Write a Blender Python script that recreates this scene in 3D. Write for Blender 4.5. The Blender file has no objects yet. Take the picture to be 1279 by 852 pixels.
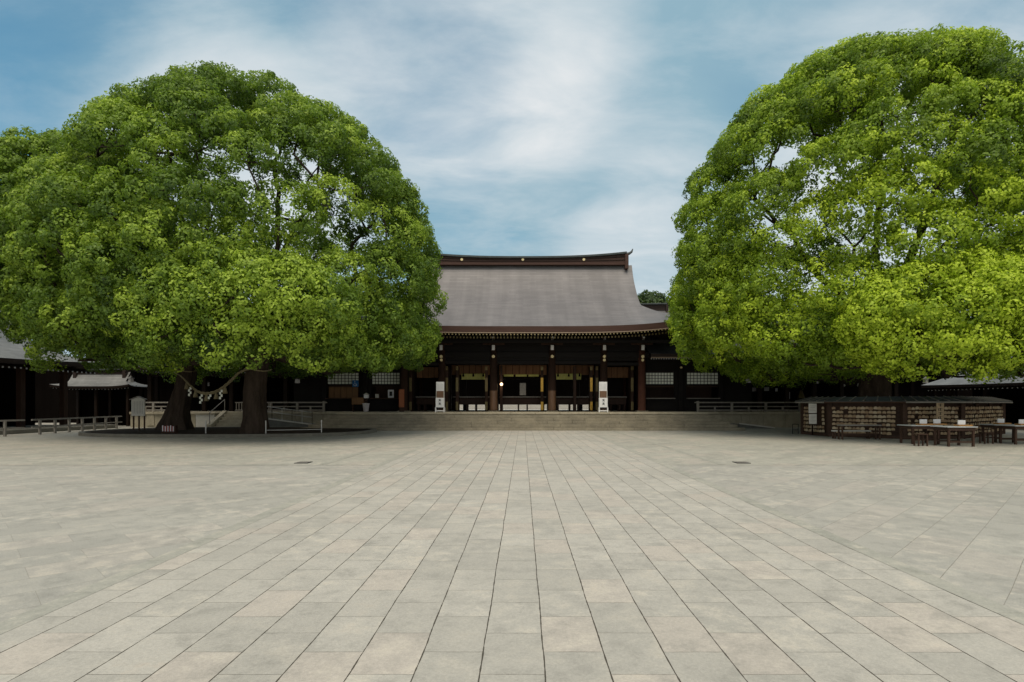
import bpy, bmesh, math, random
import numpy as np
from mathutils import Vector, Matrix
R = math.radians
random.seed(5)
rng = np.random.default_rng(11)
SC = bpy.context.scene
COL = SC.collection

# ------------------------------------------------------------ camera, sky, sun, exposure
cd = bpy.data.cameras.new("camera"); cam = bpy.data.objects.new("camera", cd); COL.objects.link(cam)
cam.location = (0, 0, 1.5); cam.rotation_euler = (R(90), 0, 0)
cd.lens = 20; cd.sensor_width = 36; cd.shift_x = -0.01056; cd.shift_y = 0.061
cd.clip_start = 0.1; cd.clip_end = 2000
SC.camera = cam
FP = 710.6
SUN_EL, SUN_AZ = 62, 185          # azimuth measured clockwise from +Y (north = away from the camera)
w = bpy.data.worlds.new("World"); SC.world = w; w.use_nodes = True
nt = w.node_tree; N = nt.nodes; L = nt.links
for n in list(N): N.remove(n)
def wn(t, **k):
    n = N.new(t)
    for a, b in k.items(): setattr(n, a, b)
    return n
out = wn('ShaderNodeOutputWorld'); bg = wn('ShaderNodeBackground'); bg.inputs[1].default_value = 0.092
sky = wn('ShaderNodeTexSky', sky_type='NISHITA', sun_disc=False)
sky.sun_elevation = R(SUN_EL); sky.sun_rotation = R(SUN_AZ); sky.air_density = 1.0; sky.dust_density = 1.2; sky.ozone_density = 2.0
tc = wn('ShaderNodeTexCoord')
sep = wn('ShaderNodeSeparateXYZ'); L.new(tc.outputs['Generated'], sep.inputs[0])
def wm(op, a, b=None, c=None):
    n = wn('ShaderNodeMath', operation=op)
    for i, v in enumerate((a, b, c)):
        if v is None: continue
        if isinstance(v, (int, float)): n.inputs[i].default_value = v
        else: L.new(v, n.inputs[i])
    return n.outputs[0]
zz = wm('ADD', wm('MAXIMUM', sep.outputs[2], 0.0), 0.28)
cx_ = wm('DIVIDE', sep.outputs[0], zz); cy_ = wm('DIVIDE', sep.outputs[1], zz)
cmb = wn('ShaderNodeCombineXYZ'); L.new(cx_, cmb.inputs[0]); L.new(wm('MULTIPLY', cy_, 1.9), cmb.inputs[1]); cmb.inputs[2].default_value = 3.7
n1 = wn('ShaderNodeTexNoise'); n1.inputs['Scale'].default_value = 1.1; n1.inputs['Detail'].default_value = 7; n1.inputs['Roughness'].default_value = 0.5; n1.inputs['Distortion'].default_value = 0.4
L.new(cmb.outputs[0], n1.inputs['Vector'])
n2 = wn('ShaderNodeTexNoise'); n2.inputs['Scale'].default_value = 2.9; n2.inputs['Detail'].default_value = 8; n2.inputs['Roughness'].default_value = 0.58; n2.inputs['Distortion'].default_value = 0.3
L.new(cmb.outputs[0], n2.inputs['Vector'])
# the sun's place behind the cloud: a broad bright patch
def patch(px, py, wid):
    v = Vector(((px-653)/FP, 1, (504-py)/FP)).normalized()
    d = wn('ShaderNodeVectorMath', operation='DOT_PRODUCT'); L.new(tc.outputs['Generated'], d.inputs[0]); d.inputs[1].default_value = v
    mr = wn('ShaderNodeMapRange', interpolation_type='SMOOTHERSTEP'); L.new(d.outputs['Value'], mr.inputs[0])
    mr.inputs[1].default_value = math.cos(R(wid)); mr.inputs[2].default_value = 1.0
    return mr.outputs[0]
p1 = patch(590, 55, 17); p2 = patch(760, 190, 13); p3 = patch(640, 190, 36); p4 = patch(800, 330, 10)
up_ = wn('ShaderNodeMapRange', interpolation_type='SMOOTHSTEP'); L.new(sep.outputs[2], up_.inputs[0]); up_.inputs[1].default_value = 0.62; up_.inputs[2].default_value = 0.85
bk_ = wn('ShaderNodeMapRange', interpolation_type='SMOOTHSTEP'); L.new(sep.outputs[1], bk_.inputs[0]); bk_.inputs[1].default_value = 0.25; bk_.inputs[2].default_value = -0.3
p5 = patch(300, 230, 15); p6 = patch(1140, 230, 17)
lo_ = wn('ShaderNodeMapRange', interpolation_type='SMOOTHSTEP'); L.new(sep.outputs[2], lo_.inputs[0]); lo_.inputs[1].default_value = 0.22; lo_.inputs[2].default_value = 0.02
hi_ = wm('MAXIMUM', up_.outputs[0], bk_.outputs[0])  # out-of-view cloud overhead and behind the camera, added as neutral fill light
dens = wm('ADD', wm('MULTIPLY', n1.outputs[0], 1.15), wm('MULTIPLY', n2.outputs[0], 0.45))      # ~0.8 mean
dens = wm('ADD', wm('ADD', dens, wm('MULTIPLY', hi_, 0.8)), wm('ADD', wm('MULTIPLY', p3, 0.33), wm('ADD', wm('MULTIPLY', p2, 0.2), wm('MULTIPLY', p4, 0.25))))
dens = wm('ADD', dens, wm('ADD', wm('MULTIPLY', lo_.outputs[0], .6), wm('MULTIPLY', wm('ADD', p5, p6), .4)))
mask = wn('ShaderNodeMapRange', interpolation_type='SMOOTHSTEP'); L.new(dens, mask.inputs[0]); mask.inputs[1].default_value = 0.55; mask.inputs[2].default_value = 1.2
mask.inputs[3].default_value = 0.22; mask.inputs[4].default_value = 0.97
cc = wn('ShaderNodeMix', data_type='RGBA'); cc.clamp_factor = True; cc.inputs['A'].default_value = (2.2, 3.45, 4.15, 1); cc.inputs['B'].default_value = (5.9, 6.1, 6.2, 1)
cf = wm('ADD', wm('ADD', wm('MULTIPLY', wm('MAXIMUM', hi_, wm('MULTIPLY', lo_.outputs[0], .3)), .95), wm('MULTIPLY', p1, 0.62)), wm('ADD', wm('MULTIPLY', wm('SUBTRACT', n2.outputs[0], 0.47), 1.35), wm('ADD', wm('MULTIPLY', p2, 0.20), wm('ADD', wm('MULTIPLY', p4, 0.45), wm('MULTIPLY', wm('ADD', p5, p6), .6)))))
L.new(cf, cc.inputs['Factor'])
hs = wn('ShaderNodeMix', data_type='RGBA', blend_type='MULTIPLY'); hs.inputs['Factor'].default_value = 1; L.new(sky.outputs[0], hs.inputs['A']); hs.inputs['B'].default_value = (0.42, 0.95, 0.95, 1)
mx = wn('ShaderNodeMix', data_type='RGBA'); L.new(mask.outputs[0], mx.inputs['Factor']); L.new(hs.outputs['Result'], mx.inputs['A']); L.new(cc.outputs['Result'], mx.inputs['B'])
L.new(mx.outputs['Result'], bg.inputs[0]); L.new(bg.outputs[0], out.inputs[0])

sd = bpy.data.lights.new("sun", 'SUN'); sun = bpy.data.objects.new("sun", sd); COL.objects.link(sun)
sd.energy = 1.5; sd.angle = R(45); sd.color = (1.0, 0.88, 0.70)
az = R(SUN_AZ); el = R(SUN_EL)
sdir = Vector((math.sin(az)*math.cos(el), math.cos(az)*math.cos(el), math.sin(el)))
sun.rotation_euler = sdir.to_track_quat('Z', 'Y').to_euler(); sun.location = sdir*60
SC.view_settings.view_transform = 'Standard'; SC.view_settings.look = 'None'
SC.view_settings.exposure = 0.56; SC.view_settings.gamma = 1; SC.view_settings.use_curve_mapping = False
SC.cycles.max_bounces = 5; SC.cycles.diffuse_bounces = 3; SC.cycles.transmission_bounces = 3; SC.cycles.glossy_bounces = 2

# ------------------------------------------------------------ materials
class Mt:
    def __init__(s, name):
        s.m = bpy.data.materials.new(name); s.m.use_nodes = True; s.t = s.m.node_tree
        s.n = s.t.nodes; s.l = s.t.links; s.b = s.n['Principled BSDF']
    def node(s, t, ins=None, **k):
        n = s.n.new(t)
        for a, b in k.items(): setattr(n, a, b)
        for a, b in (ins or {}).items():
            if isinstance(b, bpy.types.NodeSocket): s.l.new(b, n.inputs[a])
            else: n.inputs[a].default_value = b
        return n
    def math(s, op, *a):
        return s.node('ShaderNodeMath', {i: v for i, v in enumerate(a)}, operation=op).outputs[0]
    def mix(s, f, a, b, bt='MIX'):
        def c(v): return (*v, 1) if isinstance(v, tuple) and len(v) == 3 else v
        return s.node('ShaderNodeMix', {'Factor': f, 'A': c(a), 'B': c(b)}, data_type='RGBA', blend_type=bt).outputs['Result']
    def noise(s, scale, detail=4, rough=.55, vec=None, stretch=None):
        if vec is None: vec = s.node('ShaderNodeTexCoord').outputs['Object']
        if stretch: vec = s.node('ShaderNodeVectorMath', {0: vec, 1: stretch}, operation='MULTIPLY').outputs[0]
        return s.node('ShaderNodeTexNoise', {'Scale': scale, 'Detail': detail, 'Roughness': rough, 'Vector': vec}).outputs[0]
    def ramp(s, v, a, b, lo=0., hi=1.):
        return s.node('ShaderNodeMapRange', {0: v, 1: a, 2: b, 3: lo, 4: hi}).outputs[0]
    def bump(s, h, strength=.4, dist=.02):
        n = s.node('ShaderNodeBump', {'Height': h, 'Strength': strength, 'Distance': dist}); s.l.new(n.outputs[0], s.b.inputs['Normal'])
    def color(s, c): 
        if isinstance(c, tuple): s.b.inputs['Base Color'].default_value = (*c, 1)
        else: s.l.new(c, s.b.inputs['Base Color'])
    def rough(s, r): s.b.inputs['Roughness'].default_value = r
def simple(name, col, var=.3, scale=3., rough=.7, bump=.25, stretch=None, metal=0.):
    m = Mt(name); n = m.noise(scale, 5, .6, None, stretch); n2 = m.noise(scale*7, 3, .6, None, stretch)
    f = m.math('ADD', m.math('MULTIPLY', n, .65), m.math('MULTIPLY', n2, .35))
    lo = tuple(c*(1-var) for c in col); hi = tuple(min(c*(1+var), .95) for c in col)
    m.color(m.mix(m.ramp(f, .3, .7), lo, hi)); m.rough(rough); m.b.inputs['Metallic'].default_value = metal
    if max(col) < .12: m.b.inputs['Specular IOR Level'].default_value = 0.0 if max(col) < .01 else .15
    if bump: m.bump(f, bump, .02)
    return m.m
M = {}
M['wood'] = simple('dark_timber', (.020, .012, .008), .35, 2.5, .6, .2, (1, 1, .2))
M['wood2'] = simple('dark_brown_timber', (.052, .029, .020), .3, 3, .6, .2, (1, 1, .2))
M['black'] = simple('near_black_timber', (.005, .004, .0035), .3, 3, .8, .2, (1, 1, .2))  # even timber colour set near black for walls and posts
M['beam'] = simple('blackened_beam', (.012, .010, .009), .3, 3, .65, .2, (.2, 1, 1))
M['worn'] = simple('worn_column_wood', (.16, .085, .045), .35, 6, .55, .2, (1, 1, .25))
M['redwood'] = simple('reddish_column_wood', (.10, .042, .028), .35, 5, .55, .2, (1, 1, .3))
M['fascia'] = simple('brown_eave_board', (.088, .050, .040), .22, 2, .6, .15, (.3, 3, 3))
M['fascia_lip'] = simple('pale_eave_lip', (.30, .22, .16), .2, 4, .6, .1)
M['fascia_dark'] = simple('dark_eave_board', (.035, .024, .02), .25, 2, .6, .15, (.3, 3, 3))
M['gold'] = simple('gold_fitting', (.62, .36, .06), .25, 9, .35, .1, None, .6)
M['dullgold'] = simple('tarnished_fitting', (.22, .17, .07), .25, 9, .45, .1, None, .4)
M['cap'] = simple('pale_gilt_rafter_cap', (.88, .70, .38), .15, 9, .5, 0)
M['capgrey'] = simple('pale_rafter_cap', (.5, .5, .5), .15, 9, .6, 0)
M['white'] = simple('white_paint', (.78, .78, .78), .06, 5, .6, .05)
M['offwhite'] = simple('off_white_board', (.60, .575, .51), .1, 5, .6, .05)
M['paper'] = simple('shoji_paper', (.86, .88, .78), .06, 2, .8, .03)
M['blind'] = simple('bamboo_blind', (.27, .135, .06), .4, 14, .7, .2, (1, 1, .08))
M['yellow'] = simple('yellow_green_cloth', (.80, .78, .24), .12, 6, .8, .2)
M['tassel'] = simple('dark_tassel', (.02, .012, .01), .2, 9, .9, .2)
M['stone'] = simple('weathered_step_stone', (.25, .22, .16), .38, 1.6, .85, .35)
M['stonel'] = simple('pale_base_stone', (.36, .32, .235), .28, 2.2, .85, .3)
M['curb'] = simple('grey_curb_stone', (.16, .15, .12), .3, 3, .85, .3)
M['soil'] = simple('planting_soil', (.035, .024, .016), .35, 6, .95, .5)
M['rail'] = simple('grey_weathered_rail', (.24, .22, .19), .28, 5, .75, .2)
M['steel'] = simple('brushed_steel', (.55, .54, .50), .12, 8, .4, .05, None, .5)
M['ema'] = simple('plain_votive_wood', (.40, .29, .17), .28, 11, .7, .15)
M['rackwood'] = simple('rack_timber', (.065, .038, .026), .3, 5, .7, .25)
M['copper'] = simple('dark_copper_roof_sheet', (.075, .085, .085), .3, 3, .5, .15)
M['table'] = simple('table_timber', (.055, .032, .022), .3, 6, .6, .2)
M['ttop'] = simple('grey_white_table_cover', (.48, .50, .50), .12, 6, .5, .1)
M['amber'] = simple('amber_tray_wood', (.40, .20, .06), .25, 8, .6, .1)
M['rope'] = simple('straw_rope', (.23, .19, .105), .3, 30, .85, .6)
M['blue'] = simple('blue_sign', (.02, .16, .42), .1, 6, .5, 0)
M['orange'] = simple('orange_brown_notice', (.33, .10, .035), .2, 8, .6, .05)
M['pot'] = simple('white_pot', (.62, .58, .60), .1, 6, .5, .05)
M['red'] = simple('red_paper', (.30, .05, .035), .2, 8, .8, .1)
M['shutter'] = simple('amber_brown_shutter', (.17, .085, .03), .35, 6, .65, .2, (1, 1, .15))
M['ramp'] = simple('grey_ramp_surface', (.15, .15, .135), .25, 3, .85, .2)
M['ink'] = simple('black_ink', (.02, .02, .02), .1, 5, .7, 0)
M['iron'] = simple('dark_iron', (.03, .03, .03), .3, 8, .6, .15)
M['bark'] = simple('camphor_bark', (.055, .040, .030), .5, 3.5, .95, 1.0, (1, 1, .28))
M['limb'] = simple('dark_limb_bark', (.045, .034, .026), .4, 3, .95, .6)
M['yard'] = simple('pale_inner_courtyard', (.62, .60, .55), .1, 1.5, .9, .1)
M['bronze'] = simple('bronze_lantern', (.20, .19, .17), .25, 9, .45, .1, None, .4)

def glow(name, col, s):
    m = Mt(name); m.color(col); m.b.inputs['Emission Color'].default_value = (*col, 1); m.b.inputs['Emission Strength'].default_value = s
    m.b.inputs['Roughness'].default_value = .5
    return m.m
M['bulb'] = glow('lit_bulb', (1, .62, .35), 2.5)
M['lanternlit'] = glow('lantern_paper_lit', (.35, .34, .32), .05)

def roof_mat(name, c1, c2, pitch=.15):
    """copper sheet courses; attribute 'pat' = (along, slope length)"""
    m = Mt(name); at = m.node('ShaderNodeAttribute', attribute_name='pat')
    sp = m.node('ShaderNodeSeparateXYZ', {0: at.outputs['Vector']})
    u, v = sp.outputs[0], sp.outputs[1]
    row = m.math('DIVIDE', v, pitch); fr = m.math('FRACT', row); ri = m.math('FLOOR', row)
    uo = m.math('ADD', m.math('DIVIDE', u, .9), m.math('MULTIPLY', m.math('FRACT', m.math('MULTIPLY', ri, .5)), 1.0))
    ci = m.math('FLOOR', uo)
    cb = m.node('ShaderNodeCombineXYZ', {0: ci, 1: ri}); wnz = m.node('ShaderNodeTexWhiteNoise', {0: cb.outputs[0]}, noise_dimensions='3D').outputs[0]
    band = m.noise(.55, 3, .5, at.outputs['Vector'], (2.2, .12, 1)); cloud = m.noise(.5, 5, .6, at.outputs['Vector'])
    f = m.math('ADD', m.math('MULTIPLY', band, .5), m.math('ADD', m.math('MULTIPLY', cloud, .4), m.math('MULTIPLY', wnz, .10)))
    col = m.mix(m.ramp(f, .42, .66), c1, c2)
    edge = m.math('LESS_THAN', fr, .22)
    col = m.mix(m.math('MULTIPLY', edge, .45), col, tuple(c*.35 for c in c1))
    vert = m.math('LESS_THAN', m.math('FRACT', uo), .03)
    col = m.mix(m.math('MULTIPLY', vert, .10), col, tuple(c*.5 for c in c1))
    m.color(col); m.rough(.5); m.b.inputs['Metallic'].default_value = 0.1; m.bump(fr, .35, .03)
    return m.m
M['roof'] = roof_mat('copper_plate_roof', (.150, .142, .145), (.225, .212, .214))
M['roofgrey'] = roof_mat('grey_copper_plate_roof', (.16, .16, .155), (.27, .27, .26))
M['roofdark'] = roof_mat('dark_copper_plate_roof', (.075, .072, .075), (.12, .115, .12))

def slab_mat(name, w, d, x0, y0, rot, tints, joint, jw, bond=.5, jwy=None, mot=.5):
    m = Mt(name); pos = m.node('ShaderNodeNewGeometry').outputs['Position']
    if rot: pos = m.node('ShaderNodeVectorRotate', {'Vector': pos, 'Angle': R(rot)}, rotation_type='Z_AXIS').outputs[0]
    sp = m.node('ShaderNodeSeparateXYZ', {0: pos}); 
    wob = m.math('MULTIPLY', m.math('SUBTRACT', m.noise(1.3, 2, .5, pos), .5), .02)
    u = m.math('DIVIDE', m.math('ADD', m.math('SUBTRACT', sp.outputs[0], x0), wob), w); ci = m.math('FLOOR', u); fu = m.math('FRACT', u)
    half = m.math('MULTIPLY', m.math('ABSOLUTE', m.math('MODULO', ci, 2.0)), bond)
    v = m.math('ADD', m.math('DIVIDE', m.math('ADD', m.math('SUBTRACT', sp.outputs[1], y0), wob), d), half); ri = m.math('FLOOR', v); fv = m.math('FRACT', v)
    cb = m.node('ShaderNodeCombineXYZ', {0: ci, 1: ri}).outputs[0]
    wn1 = m.node('ShaderNodeTexWhiteNoise', {0: cb}, noise_dimensions='3D')
    rnd = wn1.outputs[0]; rs = m.node('ShaderNodeSeparateColor', {0: wn1.outputs[1]})
    big = m.noise(.35, 4, .55, pos); med = m.noise(2.6, 5, .65, pos); fine = m.noise(60, 4, .7, pos); grain = m.noise(260, 2, .8, pos)
    a, b, c = tints
    col = m.mix(m.ramp(rnd, 0, 1), a, b)
    col = m.mix(m.math('MULTIPLY', m.math('GREATER_THAN', rs.outputs[1], .8), .7), col, c)
    # blotches inside a slab, each slab its own pattern
    off = m.node('ShaderNodeVectorMath', {0: pos, 1: m.node('ShaderNodeVectorMath', {0: wn1.outputs[1], 1: (37., 37., 37.)}, operation='MULTIPLY').outputs[0]}, operation='ADD').outputs[0]
    blo = m.node('ShaderNodeTexNoise', {'Scale': 4.0, 'Detail': 7, 'Roughness': .7, 'Vector': off}).outputs[0]
    wq = m.math('MULTIPLY', rs.outputs[2], mot)
    col = m.mix(m.math('MULTIPLY', m.ramp(blo, .50, .62), wq), col, (.60, .55, .455))
    col = m.mix(m.math('MULTIPLY', m.ramp(blo, .60, .70), m.math('MULTIPLY', rs.outputs[0], .3)), col, (.50, .40, .31))
    col = m.mix(m.math('MULTIPLY', m.ramp(blo, .48, .32), .5), col, tuple(x*.66 for x in a))
    st = m.noise(1.1, 6, .7, pos); col = m.mix(m.math('MULTIPLY', m.ramp(st, .56, .68), .30), col, tuple(x*.62 for x in a))
    col = m.mix(m.math('MULTIPLY', m.ramp(big, .42, .62), .16), col, tuple(x*.72 for x in a))
    g = m.ramp(m.math('ADD', m.math('MULTIPLY', fine, .5), m.math('MULTIPLY', grain, .5)), .35, .65, .80, 1.20)
    col = m.node('ShaderNodeVectorMath', {0: col, 1: m.node('ShaderNodeCombineXYZ', {0: g, 1: g, 2: g}).outputs[0]}, operation='MULTIPLY').outputs[0]
    def dist(fr, size): return m.math('MULTIPLY', m.math('MINIMUM', fr, m.math('SUBTRACT', 1.0, fr)), size)
    jn = m.ramp(m.noise(9, 3, .6, pos), .3, .7, .5, 1.5)
    ju = m.math('LESS_THAN', dist(fu, w), m.math('MULTIPLY', jn, jw)); jv = m.math('LESS_THAN', dist(fv, d), m.math('MULTIPLY', jn, jwy or jw*.5))
    j = m.math('MAXIMUM', ju, m.math('MULTIPLY', jv, .9))
    # worn, slightly lighter arris next to the joint
    col = m.mix(j, col, joint)
    m.color(col); m.b.inputs['Specular IOR Level'].default_value = .35
    m.l.new(m.ramp(blo, .3, .7, .62, .85), m.b.inputs['Roughness'])
    h = m.math('SUBTRACT', m.math('ADD', m.math('MULTIPLY', med, .3), m.math('MULTIPLY', fine, .25)), m.math('MULTIPLY', j, 1.0))
    tilt = m.math('MULTIPLY', m.math('MULTIPLY', m.math('SUBTRACT', rs.outputs[0], .5), fv), .6)
    m.bump(m.math('ADD', h, tilt), .35, .012)
    return m.m
M['path'] = slab_mat('granite_path_slabs', .361, .565, -.238, 3.698, 0, ((.385, .367, .322), (.45, .427, .375), (.468, .42, .362)), (.07, .06, .045), .0040)
M['side'] = slab_mat('granite_side_slabs', .46, .92, 0, 0, 45, ((.350, .338, .300), (.395, .380, .335), (.415, .385, .338)), (.24, .225, .19), .003)
M['apron'] = slab_mat('granite_apron_slabs', .46, .92, 0, 0, 45, ((.34, .33, .285), (.40, .385, .33), (.43, .39, .335)), (.26, .245, .205), .003)
M['border'] = slab_mat('granite_border_slabs', .6, .9, 0, 0, 0, ((.33, .325, .28), (.37, .36, .31), (.36, .35, .30)), (.08, .075, .06), .004)

def leaf_mat(name, cols, trans=.38):
    m = Mt(name); at = m.node('ShaderNodeAttribute', attribute_name='tint').outputs['Fac']
    r = m.node('ShaderNodeValToRGB', {0: at}); e = r.color_ramp.elements
    e[0].position = 0; e[0].color = (*cols[0], 1); e[1].position = 1; e[1].color = (*cols[-1], 1)
    for i, c in enumerate(cols[1:-1]):
        q = e.new((i+1)/(len(cols)-1)); q.color = (*c, 1)
    m.color(r.outputs[0]); m.rough(.5); m.b.inputs['Specular IOR Level'].default_value = .35
    tr = m.node('ShaderNodeBsdfTranslucent', {0: m.mix(.5, r.outputs[0], (.25, .42, .03))})
    mxs = m.node('ShaderNodeMixShader', {0: trans, 1: m.b.outputs[0], 2: tr.outputs[0]})
    o = [n for n in m.n if n.type == 'OUTPUT_MATERIAL'][0]; m.l.new(mxs.outputs[0], o.inputs[0])
    return m.m
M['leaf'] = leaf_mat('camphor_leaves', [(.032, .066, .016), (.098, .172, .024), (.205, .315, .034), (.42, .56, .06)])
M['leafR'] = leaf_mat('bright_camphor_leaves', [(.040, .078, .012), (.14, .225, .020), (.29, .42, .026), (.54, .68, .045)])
M['leafd'] = leaf_mat('dark_evergreen_leaves', [(.020, .040, .014), (.04, .072, .02), (.075, .12, .03)], .2)

# ------------------------------------------------------------ building helpers
ORG = {}
def tag(o, label=None, cat=None, group=None, kind=None):
    if label: o['label'] = label
    if cat: o['category'] = cat
    if group: o['group'] = group
    if kind: o['kind'] = kind
    return o
def thing(name, label, cat, loc=(0, 0, 0), group=None, rz=0):
    o = bpy.data.objects.new(name, None); COL.objects.link(o); o.location = loc; o.rotation_euler = (0, 0, rz); o.empty_display_size = .3
    ORG[o.name] = Vector(loc); return tag(o, label, cat, group)
class MB:
    def __init__(s): s.v = []; s.f = []; s.mi = []; s.pat = []; s.cur = 0
    def add(s, vs, fs, pat=None):
        b = len(s.v); s.v += [tuple(v) for v in vs]; s.f += [tuple(b+i for i in f) for f in fs]; s.mi += [s.cur]*len(fs)
        s.pat += pat if pat else [(0, 0, 0)]*len(vs)
        return s
    def box(s, x0, x1, y0, y1, z0, z1, bev=0.0):
        if x0 > x1: x0, x1 = x1, x0
        if y0 > y1: y0, y1 = y1, y0
        if z0 > z1: z0, z1 = z1, z0
        b = min(bev, (x1-x0)*.3, (y1-y0)*.3, (z1-z0)*.3)
        if b <= 0:
            vs = [(x, y, z) for z in (z0, z1) for y in (y0, y1) for x in (x0, x1)]
            return s.add(vs, [(0, 2, 3, 1), (4, 5, 7, 6), (0, 1, 5, 4), (2, 6, 7, 3), (0, 4, 6, 2), (1, 3, 7, 5)])
        bm = bmesh.new(); bmesh.ops.create_cube(bm, size=1)
        for v in bm.verts: v.co = Vector(((x0+x1)/2+v.co.x*(x1-x0), (y0+y1)/2+v.co.y*(y1-y0), (z0+z1)/2+v.co.z*(z1-z0)))
        bmesh.ops.bevel(bm, geom=bm.edges[:], offset=b, segments=1, affect='EDGES')
        bm.verts.index_update(); s.add([v.co for v in bm.verts], [tuple(v.index for v in f.verts) for f in bm.faces]); bm.free(); return s
    def obox(s, a, b, wd, h, up=(0, 0, 1)):
        """box beam from a to b, width wd, height h"""
        a = Vector(a); b = Vector(b); d = (b-a).normalized(); u = Vector(up); sd_ = d.cross(u)
        if sd_.length < 1e-4: sd_ = d.cross(Vector((0, 1, 0)))
        sd_.normalize(); u = sd_.cross(d).normalized()
        vs = [p+sd_*i*wd/2+u*j*h/2 for p in (a, b) for i, j in ((-1, -1), (1, -1), (1, 1), (-1, 1))]
        return s.add(vs, [(3, 2, 1, 0), (4, 5, 6, 7), (0, 1, 5, 4), (1, 2, 6, 5), (2, 3, 7, 6), (3, 0, 4, 7)])
    def tube(s, pts, rad, n=10, cap=True):
        pts = [Vector(p) for p in pts]; k = len(pts)
        if isinstance(rad, (int, float)): rad = [rad]*k
        rings = []; ref = None
        for i, p in enumerate(pts):
            d = (pts[min(i+1, k-1)]-pts[max(i-1, 0)]).normalized()
            if ref is None: ref = Vector((0, 0, 1)) if abs(d.z) < .9 else Vector((1, 0, 0))
            x = (ref-d*ref.dot(d)).normalized(); ref = x; y = d.cross(x)
            rings.append([p+(x*math.cos(t)+y*math.sin(t))*rad[i] for t in (2*math.pi*j/n for j in range(n))])
        vs = [v for r_ in rings for v in r_]; fs = []
        for i in range(k-1):
            for j in range(n): fs.append((i*n+j, i*n+(j+1) % n, (i+1)*n+(j+1) % n, (i+1)*n+j))
        if cap: fs += [tuple(range(n-1, -1, -1)), tuple((k-1)*n+j for j in range(n))]
        return s.add(vs, fs)
    def lathe(s, prof, c=(0, 0, 0), n=16):
        vs = []; fs = []
        for r_, z in prof:
            for j in range(n): vs.append((c[0]+r_*math.cos(2*math.pi*j/n), c[1]+r_*math.sin(2*math.pi*j/n), c[2]+z))
        for i in range(len(prof)-1):
            for j in range(n): fs.append((i*n+j, i*n+(j+1) % n, (i+1)*n+(j+1) % n, (i+1)*n+j))
        fs += [tuple(range(n-1, -1, -1)), tuple((len(prof)-1)*n+j for j in range(n))]
        return s.add(vs, fs)
    def prism(s, poly, y0, y1):
        """poly in xz extruded along y"""
        n = len(poly); vs = [(x, y0, z) for x, z in poly]+[(x, y1, z) for x, z in poly]
        return s.add(vs, [tuple(range(n)), tuple(range(2*n-1, n-1, -1))]+[(i, n+i, n+(i+1) % n, (i+1) % n) for i in range(n)])
    def build(s, name, mats, parent=None, smooth=False, xf=None):
        me = bpy.data.meshes.new(name); org = ORG[parent.name] if parent is not None and parent.name in ORG else Vector((0, 0, 0))
        vs = [tuple(xf @ Vector(v)) if xf is not None else v for v in s.v]
        me.from_pydata([(v[0]-org.x, v[1]-org.y, v[2]-org.z) for v in vs], [], s.f)
        if not isinstance(mats, (list, tuple)): mats = [mats]
        for m in mats: me.materials.append(m)
        if len(mats) > 1: me.polygons.foreach_set('material_index', s.mi)
        if any(p != (0, 0, 0) for p in s.pat):
            a = me.attributes.new('pat', 'FLOAT_VECTOR', 'POINT'); a.data.foreach_set('vector', [c for p in s.pat for c in p])
        bm = bmesh.new(); bm.from_mesh(me); bmesh.ops.recalc_face_normals(bm, faces=bm.faces[:]); bm.to_mesh(me); bm.free()
        if smooth:
            me.polygons.foreach_set('use_smooth', [True]*len(me.polygons))
        o = bpy.data.objects.new(name, me); COL.objects.link(o)
        if parent is not None: o.parent = parent; ORG[o.name] = org
        return o
def kids(o): return [c for c in o.children]
def copy_tree(o, parent=None):
    c = o.copy(); COL.objects.link(c)
    if parent is not None: c.parent = parent
    for ch in kids(o): copy_tree(ch, c)
    return c
def P(px, py, Y):  # pixel of the photograph at depth Y -> world
    return Vector(((px-653)*Y/FP, Y, 1.5-(py-504)*Y/FP))

# ------------------------------------------------------------ ground
def sheet(name, x0, x1, y0, y1, z, mat):
    o = MB().add([(x0, y0, z), (x1, y0, z), (x1, y1, z), (x0, y1, z)], [(0, 1, 2, 3)]).build(name, mat); return tag(o, kind='structure')
sheet('ground', -400, 400, -60, 900, 0, M['side'])
sheet('apron_pavement', -27.5, 27.5, 13.8, 36, .004, M['apron'])
sheet('path', -3.37, 3.372, -8, 33, .008, M['path'])
for sx, x0, x1 in ((-1, -3.56, -3.374), (1, 3.376, 3.56)):
    sheet('path_border', x0, x1, -8, 33, .008, M['border'])
for x0, x1 in ((-5.0, -4.82), (4.82, 5.0)):
    sheet('path_border', x0, x1, 14, 33, .008, M['border'])
for px in (379, 926):
    c = P(px, 577.5, 14.35); t = thing('drain_cover', 'flat dark iron drain cover set in the paving on the %s of the path' % ('left' if px < 600 else 'right'), 'drain cover', (c.x, 14.35, 0), 'drain covers in the courtyard')
    MB().box(c.x-.17, c.x+.17, 14.17, 14.53, .005, .017).build('frame', M['iron'], t)
    g = MB()
    for i in range(6): g.box(c.x-.14+i*.05, c.x-.115+i*.05, 14.2, 14.5, .0175, .024)
    g.build('grate', M['rail'], t)

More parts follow.
